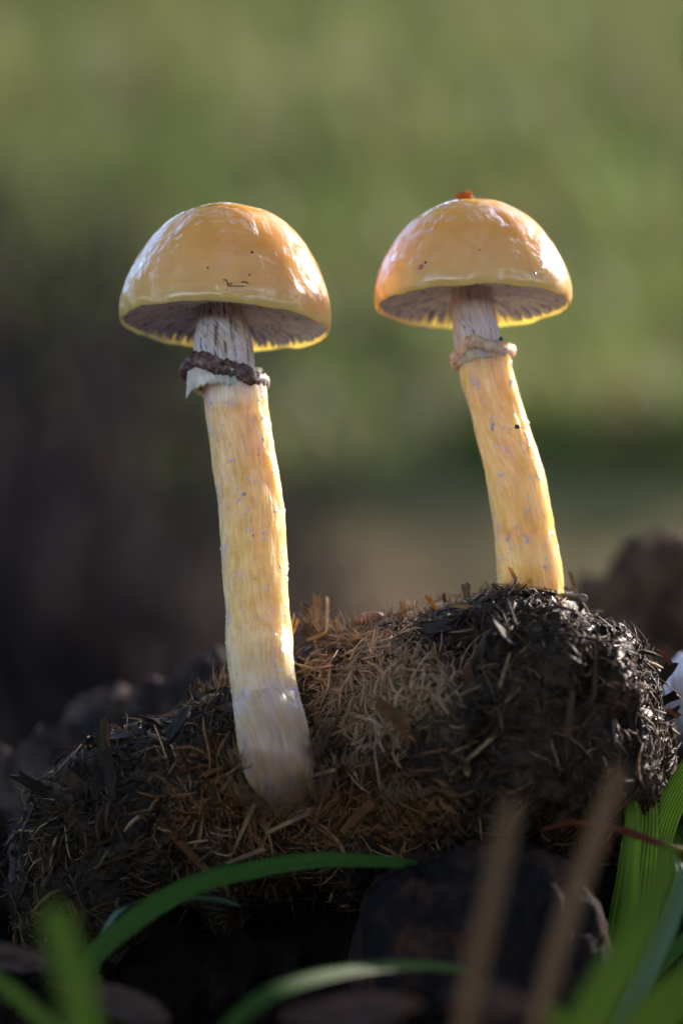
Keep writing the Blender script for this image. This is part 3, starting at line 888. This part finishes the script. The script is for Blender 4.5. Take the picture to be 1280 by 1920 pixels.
droplets(svR, 120, 260, 300, 12, mR, 0.04, 0.92)

def wl(a):
    return (4 * math.sin(2 * a + 1) + 3 * math.sin(5 * a), 5 * math.sin(2 * a + 0.4) + 2.5 * math.sin(5 * a + 1))
child(link('ring', ring_mesh(at(420, 706, 0), 70, 0.98, wl, 16, 3.0, R(-10), R(11)), M_RD), mL)
def wr(a):
    # a flap drawn up in front, curling out at the right
    f = math.exp(-((((a - 4.36 + math.pi) % (2 * math.pi)) - math.pi) / 0.42) ** 2)
    g = math.exp(-(((a + math.pi) % (2 * math.pi) - math.pi) / 0.5) ** 2)
    return (3 * math.sin(3 * a) + 5 * g, 20 * f + 2 * math.sin(4 * a) + 4 * g)
child(link('ring', ring_mesh(at(902, 668, 0.003), 51, 0.98, wr, 13, 8.0, R(-8), R(-8)), M_RT), mR)

def veil(center, roll, tilt, r_top, r_bot, z_top, drop, seed, parent, mat, ragged):
    NS = 160; NV = 9
    rot = Matrix.Rotation(roll, 3, 'Y') @ Matrix.Rotation(tilt, 3, 'X')
    vs = []
    for side in (0, 1):
        for i in range(NS):
            a = 2 * math.pi * i / NS; ca, sa = math.cos(a), math.sin(a)
            w = ragged(a) * (1 + 0.25 * mn.fractal(Vector((ca * 7, sa * 7, seed)), 0.8, 2.2, 5))
            for j in range(NV):
                t = j / (NV - 1)
                rr = r_top + (r_bot - r_top) * t ** 0.8 + 9 * t * max(0, w - 1.2) + 2 * mn.noise(Vector((ca * 8, sa * 8, t * 3 + seed)))
                rr -= side * 4.0 * (1 - 0.6 * t)
                z = z_top - drop * t * w
                vs.append(center + rot @ Vector((rr * ca * PX, rr * sa * PX, z * PX)))
    fs = []
    n1 = NS * NV
    for i in range(NS):
        i2 = (i + 1) % NS
        for j in range(NV - 1):
            a, b, c, d = i * NV + j, i2 * NV + j, i2 * NV + j + 1, i * NV + j + 1
            fs.append((a, d, c, b)); fs.append((a + n1, b + n1, c + n1, d + n1))
        fs.append((i * NV, i2 * NV, i2 * NV + n1, i * NV + n1))
        e = NV - 1
        fs.append((i * NV + e, i * NV + e + n1, i2 * NV + e + n1, i2 * NV + e))
    child(link('veil_remnant', mesh('veil_remnant', vs, fs), mat), parent)

def rl(a):
    f = math.exp(-((((a - 3.35 + math.pi) % (2 * math.pi)) - math.pi) / 0.30) ** 2)
    h = math.exp(-((((a - 3.9 + math.pi) % (2 * math.pi)) - math.pi) / 0.55) ** 2)
    return 0.8 + 0.6 * f + 0.4 * h
veil(at(420, 706, 0), R(11), R(-10), 72, 59, -4, 34, 1.0, mL, M_VEIL, rl)
veil(at(902, 668, 0.003), R(-8), R(-8), 50, 50, 2, 22, 6.0, mR, M_SR if False else M_RT, lambda a: 0.9)

# ------------------------------------------------------------------ small things lying on caps and dung
def lump(name, center, rad, scl, seed, mat, amp=0.3, fq=1.6, sub=(28, 18), rot=None):
    nu, nv = sub
    vs = []
    rot = rot or Matrix.Identity(3)
    for i in range(nv + 1):
        th = math.pi * i / nv
        for j in range(nu):
            a = 2 * math.pi * j / nu
            d = Vector((math.sin(th) * math.cos(a), math.sin(th) * math.sin(a), math.cos(th)))
            k_ = 1 + amp * mn.fractal(d * fq + Vector((seed, seed, 0)), 0.8, 2.2, 5)
            vs.append(center + rot @ Vector((d.x * scl[0] * k_ * rad, d.y * scl[1] * k_ * rad, d.z * scl[2] * k_ * rad)))
    return link(name, mesh(name, vs, grid_faces(nv + 1, nu, True, flip=True)), mat)

M_CRUMB = mat_simple('orange_crumb', [(0.35, (0.35, 0.09, 0.01)), (0.6, (0.80, 0.32, 0.04))], 2500, 0.45, 0.2, 0.8, 0.0004, 0.45)
M_RED = mat_simple('red_bit', [(0.3, (0.40, 0.08, 0.04)), (0.7, (0.65, 0.20, 0.12))], 3000, 0.35, 0.5, 0.3, 0.0001)
M_SEED = mat_simple('seed_coat', [(0.3, (0.14, 0.05, 0.03)), (0.7, (0.30, 0.12, 0.075))], 5000, 0.55, 0.1, 0.7, 0.0002)
M_WOOD = mat_simple('grey_wood', [(0.3, (0.06, 0.045, 0.035)), (0.7, (0.22, 0.17, 0.13))], 1500, 0.5, 0.4, 0.5, 0.0002)
M_SPECK = mat_simple('black_speck', [(0.3, (0.010, 0.008, 0.008)), (0.7, (0.04, 0.03, 0.025))], 3000, 0.4, 0.3, 0.6, 0.0002)
M_SNOW = mat_simple('old_snow', [(0.3, (0.72, 0.76, 0.82)), (0.7, (0.86, 0.88, 0.92))], 700, 0.35, 0.3, 0.6, 0.0006)

def on_cap(cap, px, py):
    """ray from the camera to the cap: where a speck rests"""
    dep = bpy.context.evaluated_depsgraph_get()
    mw = cap.parent.matrix_basis @ cap.matrix_parent_inverse @ cap.matrix_basis
    inv = mw.inverted()
    o = inv @ CAM; t = inv @ at(px, py, 0.0)
    ok, loc, nrm, _ = cap.ray_cast(o, (t - o).normalized(), depsgraph=dep)
    if not ok: return None
    return mw @ loc, (mw.to_3x3() @ nrm).normalized()

bpy.context.view_layer.update()
c = at(870, 368, 0.003)
tag(lump('crumb', c, 8 * PX, (1.7, 1.2, 1.0), 4.0, M_CRUMB, 0.75, 2.0), 'small orange crumb sitting on top of the cap', 'crumb')
for (cap, px, py, r, scl, mt, nm, lb, ct) in [
    (capR, 788, 501, 5.5, (1, 1, 0.5), M_RED, 'plant_bit', 'tiny red bit stuck to the cap below the orange crumb', 'plant bit'),
    (capR, 797, 492, 2.6, (1, 1, 0.5), M_SPECK, 'dirt_speck', 'dark speck beside the red bit on the cap', 'speck'),
    (capR, 1002, 513, 3.2, (0.8, 1, 0.5), M_SPECK, 'dirt_speck', 'larger dark speck near the rim of the cap with the orange crumb', 'speck'),
    (capR, 898, 468, 1.9, (0.7, 1, 0.5), M_SPECK, 'dirt_speck', 'pinprick speck at the middle of the cap with the orange crumb', 'speck'),
    (capL, 473, 473, 3.2, (1, 0.8, 0.5), M_SPECK, 'dirt_speck', 'larger dark speck high on the taller mushroom cap', 'speck'),
    (capL, 390, 502, 2.0, (1, 1, 0.5), M_SPECK, 'dirt_speck', 'lone pinprick speck on the taller mushroom cap, away from the straw shreds', 'speck'),
    (capL, 468, 515, 2.0, (0.7, 1, 0.5), M_SPECK, 'dirt_speck', 'pinprick speck just above the straw shreds on the cap', 'speck')]:
    hit = on_cap(cap, px, py)
    if hit:
        q = Vector((0, 0, 1)).rotation_difference(hit[1]).to_matrix()
        tag(lump(nm, hit[0], r * PX, scl, px * 0.1, mt, 0.35, 1.5, (14, 10), q), lb, ct)
for i, (x0, y0, x1, y1, w) in enumerate([(419, 525, 468, 531, 3), (426, 533, 462, 528, 3), (426, 536, 460, 537, 2.6), (424, 523, 428, 536, 2.4)]):
    a = on_cap(capL, x0, y0); b = on_cap(capL, x1, y1)
    if a and b:
        o = chip_at('straw_shred', a[0] + a[1] * 0.00004, b[0] + b[1] * 0.00004, w * PX, 'rust', None, nrm=a[1], thick=0.00018)
        tag(o, 'thin brown straw shred stuck across the front of the taller mushroom cap', 'straw', 'straw shreds on the cap')

sr = Matrix.Rotation(R(-12), 3, 'Y')
tag(lump('seed', at(690, 1160, 0.001), 12 * PX, (2.4, 1.0, 1.0), 2.0, M_SEED, 0.06, 2.0, (40, 26), sr), 'reddish brown elongated seed lying on top of the dung', 'seed')
# round wood peg end with its pale rim, right of the shorter mushroom
def peg():
    NS = 40; vs = []; fs = []
    c0 = at(1040, 1116, 0.004); c1 = at(1094, 1122, -0.001)
    ax = (c1 - c0); ax.normalize(); s = ax.cross(Vector((0, 0, 1))).normalized(); u = s.cross(ax)
    rows = [(0.0, 5), (0.4, 7), (0.8, 8), (0.93, 8.4), (1.0, 7.2), (1.0, 4.8), (0.985, 3)]
    for t, r in rows:
        for j in range(NS):
            a = 2 * math.pi * j / NS
            k_ = 1 + 0.12 * mn.noise(Vector((math.cos(a) * 2, math.sin(a) * 2, t * 3)))
            vs.append(c0 + (c1 - c0) * t + (s * math.cos(a) * 1.3 + u * math.sin(a)) * (r * k_ * PX))
    fs = grid_faces(len(rows), NS, True)
    fs.append(tuple(range(NS))); fs.append(tuple(reversed(range((len(rows) - 1) * NS, len(rows) * NS))))
    tag(link('wood_peg', mesh('wood_peg', vs, fs), M_WOOD), 'grey brown stub of twig lying beside the base of the shorter mushroom', 'twig')
peg()
for (px, py, Y, r, sx, nm, lb) in [(969, 800, -0.0045, 5, (1, 0.8, 0.9), 'dirt_speck', 'black grain stuck to the stem of the shorter mushroom'),
                                   (939, 637, 0.001, 5, (0.8, 1, 1.2), 'dirt_speck', 'black grain caught in the pale tan ring'),
                                   (443, 1369, -0.013, 5, (0.8, 1, 1.3), 'dark_grain', 'shiny dark oval grain low on the stem of the taller mushroom')]:
    tag(lump(nm, at(px, py, Y), r * PX, sx, px * 0.3, M_SPECK, 0.25, 1.5, (18, 12)), lb, 'speck')

# patch of old snow at the right behind the dung
def snow():
    v, f, c = sweep_body('snow', [1226, 1246, 1268, 1296, 1326, 1350], [1400, 1300, 1248, 1240, 1270, 1380], [1420, 1408, 1415, 1440, 1480, 1480], [0.030] * 6, [0.004, 0.010, 0.014, 0.016, 0.014, 0.004], [0.006, 0.014, 0.02, 0.02, 0.016, 0.006], 110, 90, 0.0011, None, 0.9, 41.0, pit=0.3)
    o = link('snow_patch', mesh('snow_patch', v, f), M_SNOW)
    tag(o, 'small lump of melting white snow against the end of the dung beside the grass', 'snow')
snow()
clod('dung_clod', [1190, 1230, 1290, 1350, 1430, 1500], [1460, 1408, 1396, 1400, 1440, 1560], [1990] * 6, [24] * 6, [8, 14, 18, 20, 18, 8], [8, 14, 22, 22, 20, 8],
     'black crumbly clod under the snow beside the grass', 'dung', lambda p: mixc((0.014, 0.011, 0.010), (0.10, 0.06, 0.035), fbm(p, 150)), amp=0.0018, seed=57.0)

# ------------------------------------------------------------------ grass, stalks, leaves
M_G1 = mat_blade('grass_fresh', (0.14, 0.22, 0.034), (0.065, 0.115, 0.014))
M_G2 = mat_blade('grass_deep', (0.050, 0.125, 0.018), (0.018, 0.055, 0.009), trans=0.3)
M_G3 = mat_blade('grass_tipped', (0.19, 0.31, 0.035), (0.055, 0.12, 0.012), (0.55, 0.25, 0.04))
M_G4 = mat_blade('grass_bluish', (0.11, 0.20, 0.13), (0.055, 0.11, 0.075), trans=0.25)
M_STALK = mat_blade('dry_stalk', (0.19, 0.115, 0.06), (0.09, 0.05, 0.026), trans=0.12)
M_REDST = mat_blade('red_stalk', (0.12, 0.032, 0.014), (0.05, 0.014, 0.008), trans=0.3)
M_LEAF = mat_simple('dead_leaf', [(0.3, (0.030, 0.014, 0.009)), (0.7, (0.09, 0.042, 0.025))], 300, 0.55, 0.1, 0.5, 0.0004, 0.25)

def blade(name, pts, widths, mat, label, cat='grass', group=None, face=(0, -1, 0.15), fold=0.22, twist=0.0, thick=0.00012, blunt=False, n=44):
    """ribbon with a keel and real thickness through pixel/depth points (px, py, Y mm)"""
    P = [at(x, y, Y * mm) for x, y, Y in pts]
    ts = np.linspace(0, 1, len(P))
    def ev(t): return Vector([smooth(list(ts), [p[i] for p in P], t) for i in range(3)])
    vs = []; ac = []; al = []
    prof = (-1, -0.5, 0, 0.5, 1)
    for i in range(n + 1):
        t = i / n
        p = ev(t); tg = (ev(min(1, t + 0.02)) - ev(max(0, t - 0.02))).normalized()
        f = Vector(face); f = (f - tg * f.dot(tg)).normalized()
        s = tg.cross(f).normalized()
        an = twist * t
        s, f = s * math.cos(an) + f * math.sin(an), f * math.cos(an) - s * math.sin(an)
        w = lerp(np.linspace(0, 1, len(widths)), widths, t) * PX * 0.5 * (D + p.y) / D
        for sd_ in (1, -1):
            for q in prof:
                vs.append(p + s * (w * q) + f * (-abs(q) * -w * fold + sd_ * thick * 0.5 * (1.6 - abs(q))))
                ac.append(q); al.append(t)
    k_ = len(prof); st = 2 * k_; fs = []
    for i in range(n):
        a = i * st; b = a + st
        for q in range(k_ - 1):
            fs.append((a + q, a + q + 1, b + q + 1, b + q)); fs.append((a + k_ + q + 1, a + k_ + q, b + k_ + q, b + k_ + q + 1))
        fs.append((a, b, b + k_, a + k_)); fs.append((a + k_ - 1, a + 2 * k_ - 1, b + 2 * k_ - 1, b + k_ - 1))
    fs.append(tuple(list(range(k_)) + list(range(2 * k_ - 1, k_ - 1, -1))))
    e = n * st; fs.append(tuple(reversed([e + q for q in range(k_)] + [e + q for q in range(2 * k_ - 1, k_ - 1, -1)])))
    o = link(name, mesh(name, vs, fs, {'across': ac, 'along': al}), mat)
    return tag(o, label, cat, group)

blade('grass_blade', [(120, 2010, -32), (150, 1880, -32), (175, 1798, -32), (260, 1722, -31), (370, 1660, -30), (490, 1630, -28), (610, 1614, -26), (760, 1620, -22), (830, 1636, -18)], [26, 34, 40, 44, 46, 42, 38, 34, 22, 4], M_G2, 'dark green grass blade arching across the front of the dung', face=(0.1, -0.8, 0.6))
blade('grass_blade', [(178, 1960, -24), (176, 1830, -24), (200, 1750, -25), (232, 1706, -25), (300, 1688, -20), (400, 1690, -14), (450, 1700, -11)], [30, 28, 30, 30, 26, 24, 8], M_G4, 'folded grey green grass blade behind the arching dark blade', face=(-0.2, -0.7, 0.7), twist=1.2)
blade('grass_blade', [(185, 2010, -28), (183, 1920, -28), (178, 1826, -28)], [30, 30, 26], M_G2, 'short upright green grass sheath below the arching blade', fold=0.4)
blade('grass_blade', [(175, 2020, -125), (140, 1860, -125), (108, 1740, -124), (92, 1700, -124)], [62, 66, 60, 26], M_G1, 'broad blurred bright green grass blade rising beside the arching blade', face=(0.3, -1, 0))
blade('grass_blade', [(200, 2020, -70), (90, 1920, -70), (20, 1858, -70), (-80, 1790, -70)], [34, 36, 34, 24], M_G1, 'thin light green grass blade slanting out of the picture beside the dead leaf')
blade('grass_blade', [(380, 2010, -76), (450, 1908, -74), (540, 1852, -70), (660, 1822, -60), (780, 1812, -48), (870, 1822, -42), (920, 1850, -38)], [30, 34, 34, 32, 30, 22, 3], M_G2, 'blurred green grass blade curving over the black rounded clod', face=(0, -0.8, 0.6))
blade('grass_blade', [(1120, 2010, -14), (1150, 1860, -14), (1176, 1700, -14), (1186, 1560, -13), (1176, 1460, -13), (1166, 1388, -13)], [50, 44, 36, 30, 24, 14], M_G3, 'narrow green grass blade with yellow tip before the dung', face=(-0.4, -1, 0))
blade('grass_blade', [(1110, 2010, -10), (1150, 1850, -10), (1182, 1700, -10), (1200, 1560, -9), (1202, 1490, -9), (1200, 1434, -9)], [60, 76, 78, 68, 56, 34], M_G3, 'broad upright green grass blade with torn brown tip before the dung', face=(0.15, -1, 0), fold=0.15)
blade('grass_blade', [(1180, 2010, -4), (1200, 1760, -4), (1240, 1550, -4), (1310, 1420, -2), (1380, 1340, 0)], [50, 54, 54, 46, 30], M_G3, 'bright grass blade leaning away from the snow, behind the broad blade', face=(0.1, -1, 0.1), fold=0.15)
blade('grass_blade', [(1040, 2060, -110), (1110, 1905, -110), (1190, 1755, -108), (1245, 1640, -104), (1262, 1560, -102)], [76, 80, 68, 46, 10], M_G1, 'wide blurred green grass blade slanting in front of the upright blades', face=(-0.2, -1, 0.1))
blade('grass_blade', [(1130, 1990, -30), (1195, 1850, -30), (1245, 1740, -30), (1275, 1650, -30), (1262, 1600, -28)], [36, 44, 46, 30, 6], M_G4, 'bluish grass blade curving up behind the wide blurred blade', face=(0.5, -0.8, 0.2), fold=0.35)
blade('grass_blade', [(1150, 2010, -90), (1230, 1905, -90), (1330, 1820, -88), (1420, 1770, -86)], [84, 88, 80, 60], M_G1, 'blurred grass blade low by the wide slanting one, leaning out to the side')
blade('grass_blade', [(1000, 2020, -20), (1150, 1900, -20), (1240, 1800, -18), (1340, 1720, -16)], [30, 36, 34, 24], M_G2, 'dark thin grass blade crossing behind the wide slanting one')
blade('grass_blade', [(1075, 2020, -85), (1050, 1930, -85), (1030, 1880, -85)], [60, 50, 10], M_G1, 'stubby blurred grass tip poking up at the foot of the dry stalks')
blade('dry_stalk', [(860, 2010, -120), (880, 1860, -120), (918, 1690, -120), (950, 1540, -118), (962, 1500, -118)], [34, 34, 34, 32, 18], M_STALK, 'blurred brown dry stalk standing in front of the rounded clod', 'stalk', face=(0.2, -1, 0), fold=0.5, thick=0.0008)
blade('dry_stalk', [(990, 2010, -105), (1020, 1870, -105), (1070, 1700, -104), (1120, 1560, -103), (1160, 1440, -102)], [34, 36, 38, 38, 26], M_STALK, 'taller blurred brown dry stalk leaning towards the green blades', 'stalk', face=(-0.2, -1, 0), fold=0.5, thick=0.0008)
blade('red_stalk', [(1020, 1556, -20), (1080, 1543, -24), (1160, 1556, -26), (1240, 1584, -28), (1300, 1600, -26)], [8, 12, 14, 12, 10], M_REDST, 'dark red stem lying across the upright grass blades', 'stem', fold=0.6, thick=0.0009)

def leaf(name, px, py, Y, L, W, yaw, pitch, rollv, label, seed, curl=0.35):
    c = at(px, py, Y * mm); L *= (D + c.y) / D; W *= (D + c.y) / D
    n, m_ = 28, 14
    rot = Matrix.Rotation(yaw, 3, 'Z') @ Matrix.Rotation(pitch, 3, 'Y') @ Matrix.Rotation(rollv, 3, 'X')
    vs = []
    for s in (0, 1):
        for i in range(n + 1):
            t = i / n
            w = W * PX * 0.5 * (math.sin(math.pi * min(1, t * 0.93 + 0.05)) ** 0.8) * (1 + 0.12 * mn.noise(Vector((t * 6, seed, 0))))
            for j in range(m_ + 1):
                q = 2 * j / m_ - 1
                z = curl * L * PX * (0.5 * (t - 0.5) ** 2 + 0.14 * q * q) + 0.03 * L * PX * mn.noise(Vector((t * 5, q * 2, seed)))
                vs.append(c + rot @ Vector(((t - 0.5) * L * PX, q * w, z - s * 0.00022)))
    N1 = (n + 1) * (m_ + 1)
    f1 = grid_faces(n + 1, m_ + 1, flip=True); f2 = [tuple(N1 + i for i in reversed(f)) for f in f1]
    rim = [i * (m_ + 1) for i in range(n + 1)] + [n * (m_ + 1) + j for j in range(1, m_ + 1)] + [i * (m_ + 1) + m_ for i in range(n - 1, -1, -1)] + [j for j in range(m_ - 1, 0, -1)]
    f3 = [(rim[i], rim[(i + 1) % len(rim)], rim[(i + 1) % len(rim)] + N1, rim[i] + N1) for i in range(len(rim))]
    tag(link(name, mesh(name, vs, f1 + f2 + f3), M_LEAF), label, 'leaf')
leaf('dead_leaf', 20, 1800, -40, 150, 60, 0.3, 0.2, 0.9, 'dead brown leaf curled low at the foot of the dung, beside the thin light blade', 1.0)
leaf('dead_leaf', 240, 1890, -55, 190, 70, -0.5, 0.3, 0.8, 'reddish brown dead leaf on the ground beneath the arching blade', 2.0)
leaf('dead_leaf', 660, 1905, -80, 260, 80, 0.1, -0.1, 0.9, 'pale brown dead leaf on the ground in front of the rounded clod', 3.0)
leaf('dead_leaf', 920, 1880, -100, 170, 70, 0.2, 0.2, 1.1, 'grey brown blurred dead leaf at the foot of the dry stalks', 4.0)
leaf('dead_leaf', 1250, 1860, 10, 190, 140, 0.6, -0.2, 0.8, 'reddish dead leaf on the ground behind the grass blades', 5.0)

# ------------------------------------------------------------------ the bank behind: shade-dark bracken, meadow grass, unseen added trees
def bracken():  # added stalks, coloured dark for the soft shade on the left of the bank
    vs, fs, cs = [], [], []
    for _ in range(7600):
        x = rng.uniform(-0.52, 0.04); y = 0.58 + 1.3 * rng.random() ** 1.9
        edge = min(1.0, max(0.0, (0.03 - x) / 0.20))
        if rng.random() > edge ** 1.3 or rng.random() < (y - 0.9) / 1.0: continue
        z = ground_h(x, y)
        L = rng.uniform(0.025, 0.135) * (0.45 + 0.55 * edge); w = rng.uniform(0.0006, 0.0022)
        a = rng.uniform(0, 6.28); ln = rng.uniform(0.1, 0.9)
        d = Vector((math.cos(a) * ln, math.sin(a) * ln, 1)).normalized(); s = Vector((rng.gauss(0, 1), rng.gauss(0, 1), 0.2)).normalized()
        c = mixc((0.020, 0.019, 0.026), (0.066, 0.052, 0.056), rng.random() ** 2)
        strand(vs, fs, cs, Vector((x, y, z)) + d * L * 0.45, d, s, L, w, c, rng.gauss(0, 0.012), taper=0.15)
    tag(link('shade_bracken', mesh('shade_bracken', vs, fs, colors=cs), M_SOIL), 'dead bracken stalks added on the bank below the grass, coloured dark as shade, far out of focus', 'bracken', kind='stuff')
bracken()
def low_shade_bracken():  # added low stalks; near-black colour stands in for deep shade
    vs, fs, cs = [], [], []
    for _ in range(3600):
        x = rng.uniform(-0.42, -0.03); y = rng.uniform(0.40, 0.60)
        edge = min(1.0, max(0.0, (-0.02 - x) / 0.12))
        if rng.random() > edge: continue
        L = rng.uniform(0.03, 0.105) * (0.5 + 0.5 * edge); w = rng.uniform(0.0005, 0.0016)
        a = rng.uniform(0, 6.28); ln = rng.uniform(0.1, 0.9)
        d = Vector((math.cos(a) * ln, math.sin(a) * ln, 1)).normalized(); s = Vector((rng.gauss(0, 1), rng.gauss(0, 1), 0.2)).normalized()
        strand(vs, fs, cs, Vector((x, y, ground_h(x, y))) + d * L * 0.45, d, s, L, w, mixc((0.004, 0.004, 0.008), (0.014, 0.013, 0.019), rng.random()), rng.gauss(0, 0.008), taper=0.15)
    tag(link('shade_bracken', mesh('shade_bracken', vs, fs, colors=cs), M_SOIL), 'low dead stalks added in front of the taller bracken, blackened as shade, far out of focus', 'bracken', kind='stuff')
low_shade_bracken()

def tuft_grass():
    vs, fs, cs = [], [], []
    for _ in range(34000):
        y = 1.0 + 6.5 * rng.random() ** 1.8
        x = rng.uniform(-1, 1) * (0.25 + 0.28 * (y + 0.45))
        if y < 1.35 and x < 0.05 and rng.random() < 0.9: continue
        g = mn.noise(Vector((x * 2.2, y * 1.6, 5)))
        if g < -0.25 and rng.random() < 0.7: continue
        z = ground_h(x, y)
        L = rng.uniform(0.025, 0.07) * (0.7 + 0.15 * y); w = 0.0022 * (0.8 + 0.25 * y)
        a = rng.uniform(0, 6.28); ln = rng.uniform(0.1, 0.7)
        d = Vector((math.cos(a) * ln, math.sin(a) * ln, 1)).normalized(); s = Vector((-math.sin(a), math.cos(a), 0))
        b = len(vs); p = Vector((x, y, z - 0.004))
        vs += [p - s * w, p + s * w, p + d * L * 0.55 + s * w * 0.7, p + d * L * 0.55 - s * w * 0.7, p + d * L + Vector((math.cos(a), math.sin(a), -0.3)) * L * 0.25]
        fs += [(b, b + 1, b + 2, b + 3), (b + 3, b + 2, b + 4)]
        c = mixc((0.14, 0.21, 0.05), (0.25, 0.29, 0.095), rng.random()) if rng.random() < 0.75 else (0.20, 0.15, 0.08)
        cs += [c] * 5
    k = NT('meadow_blades'); cc = k.attr('col', 'Color'); k.base(cc); k.set(Roughness=0.6)
    tr = k.n('ShaderNodeBsdfTranslucent'); k.l(cc, tr.inputs[0]); ms = k.n('ShaderNodeMixShader'); ms.inputs[0].default_value = 0.4
    k.l(k.bsdf.outputs[0], ms.inputs[1]); k.l(tr.outputs[0], ms.inputs[2]); k.l(ms.outputs[0], k.out.inputs[0])
    o = link('meadow_grass', mesh('meadow_grass', vs, fs, colors=cs), k.m)
    tag(o, 'blurred green meadow grass covering the bank behind the mushrooms', 'grass', kind='stuff')
tuft_grass()

M_BARK = mat_simple('bark', [(0.3, (0.035, 0.025, 0.018)), (0.7, (0.12, 0.09, 0.065))], 8, 0.85, 0, 0.8, 0.02)
k = NT('tree_leaves'); k.base(k.ramp(k.noise(k.coords(), 1.2, 3), [(0.3, (0.03, 0.055, 0.015)), (0.7, (0.075, 0.11, 0.03))])); k.set(Roughness=0.5)
tr = k.n('ShaderNodeBsdfTranslucent'); tr.inputs[0].default_value = (0.10, 0.16, 0.03, 1); ms = k.n('ShaderNodeMixShader'); ms.inputs[0].default_value = 0.3
k.l(k.bsdf.outputs[0], ms.inputs[1]); k.l(tr.outputs[0], ms.inputs[2]); k.l(ms.outputs[0], k.out.inputs[0]); M_TREE = k.m

def tree_parts(seed, H, lo=0.07, spread=0.30, leaves=6000, ls=1.0):
    r = random.Random(seed)
    vs, fs = [], []
    def limb(p, q, r0, r1):
        d = (q - p).normalized(); s = d.orthogonal().normalized(); u = d.cross(s); b = len(vs)
        for t in (0, 0.5, 1):
            for j in range(8):
                a = math.pi * j / 4
                vs.append(p.lerp(q, t) + (s * math.cos(a) + u * math.sin(a)) * (r0 + (r1 - r0) * t))
        for i in range(2):
            for j in range(8):
                fs.append((b + i * 8 + j, b + i * 8 + (j + 1) % 8, b + (i + 1) * 8 + (j + 1) % 8, b + (i + 1) * 8 + j))
    limb(Vector((0, 0, -0.3)), Vector((0.1, 0, H * 0.5)), H * 0.028, H * 0.018); limb(Vector((0.1, 0, H * 0.5)), Vector((0, 0.1, H * 0.92)), H * 0.018, H * 0.004)
    tips = []
    for i in range(16):
        z = H * (lo + (0.85 - lo) * i / 16); a = i * 2.4 + r.random(); l = H * spread * (1.1 - 0.65 * i / 16)
        q = Vector((math.cos(a) * l, math.sin(a) * l, z + l * 0.45)); limb(Vector((0.1, 0, z)), q, H * 0.009, H * 0.002); tips.append(q); tips.append(q * 0.6 + Vector((0, 0, z)) * 0.4)
    lv, lf = [], []
    for _ in range(leaves):
        c = r.choice(tips) + Vector((r.gauss(0, 1), r.gauss(0, 1), r.gauss(0, 0.8))) * H * 0.065
        a = Vector((r.gauss(0, 1), r.gauss(0, 1), r.gauss(0, 1))).normalized(); b_ = a.orthogonal().normalized(); s = H * r.uniform(0.010, 0.022) * ls
        b = len(lv); lv += [c - a * s, c + b_ * s * 0.5, c + a * s, c - b_ * s * 0.5]; lf.append((b, b + 1, b + 2, b + 3))
    return mesh('trunk', vs, fs), mesh('crown', lv, lf)
TP = [tree_parts(s, 7.0) for s in (1, 2, 3)]
for tm, cm in TP: tm.materials.append(M_BARK); cm.materials.append(M_TREE)
for i, (az, dist, s) in enumerate([(-78, 8, 1.5), (-66, 9, 1.4), (-6, 10, 1.3), (3, 11.5, 1.3), (21, 15.5, 1.1), (59, 12.5, 1.05), (72, 10, 1.3), (80, 8, 1.4), (78, 9, 1.5), (94, 8, 1.5), (-98, 8, 1.3), (146, 7, 1.4), (180, 7, 1.2), (-146, 7, 1.4)]):  # out-of-view trees, added to screen the sky and shape cap reflections
    x, y = dist * math.sin(R(az)), dist * math.cos(R(az))
    t = empty('tree', (x, y, ground_h(x, y))); t.rotation_euler = (0, 0, i * 1.3); t.scale = (s, s, s)
    tag(t, 'unseen leafy green tree added round the clearing to shape the light', 'tree', 'unseen trees added round the clearing')
    tm, cm = TP[i % 3]
    for nme, me in (('trunk', tm), ('crown', cm)):
        o = bpy.data.objects.new(nme, me); col.objects.link(o); o.parent = t

# wide-crowned trees added out of view to keep overhead sky off the caps
for (az, dist, seed, lab) in [(-105, 3.4, 21, 'unseen wide tree added over the clearing to block sky, on the side of the bracken'), (112, 3.4, 22, 'unseen wide tree added over the clearing to block sky, on the side of the snow'), (-66, 4.6, 23, 'unseen wide tree added over the bank to block sky, on the side of the bracken'), (72, 4.6, 24, 'unseen wide tree added over the bank to block sky, on the side of the litter heap')]:
    x, y = dist * math.sin(R(az)), dist * math.cos(R(az))
    t = empty('tree', (x, y, ground_h(x, y)))
    tag(t, lab, 'tree')
    tm, cm = tree_parts(seed, 9.0, 0.58, 0.42, 5200)
    link('trunk', tm, M_BARK, t); link('crown', cm, M_TREE, t)
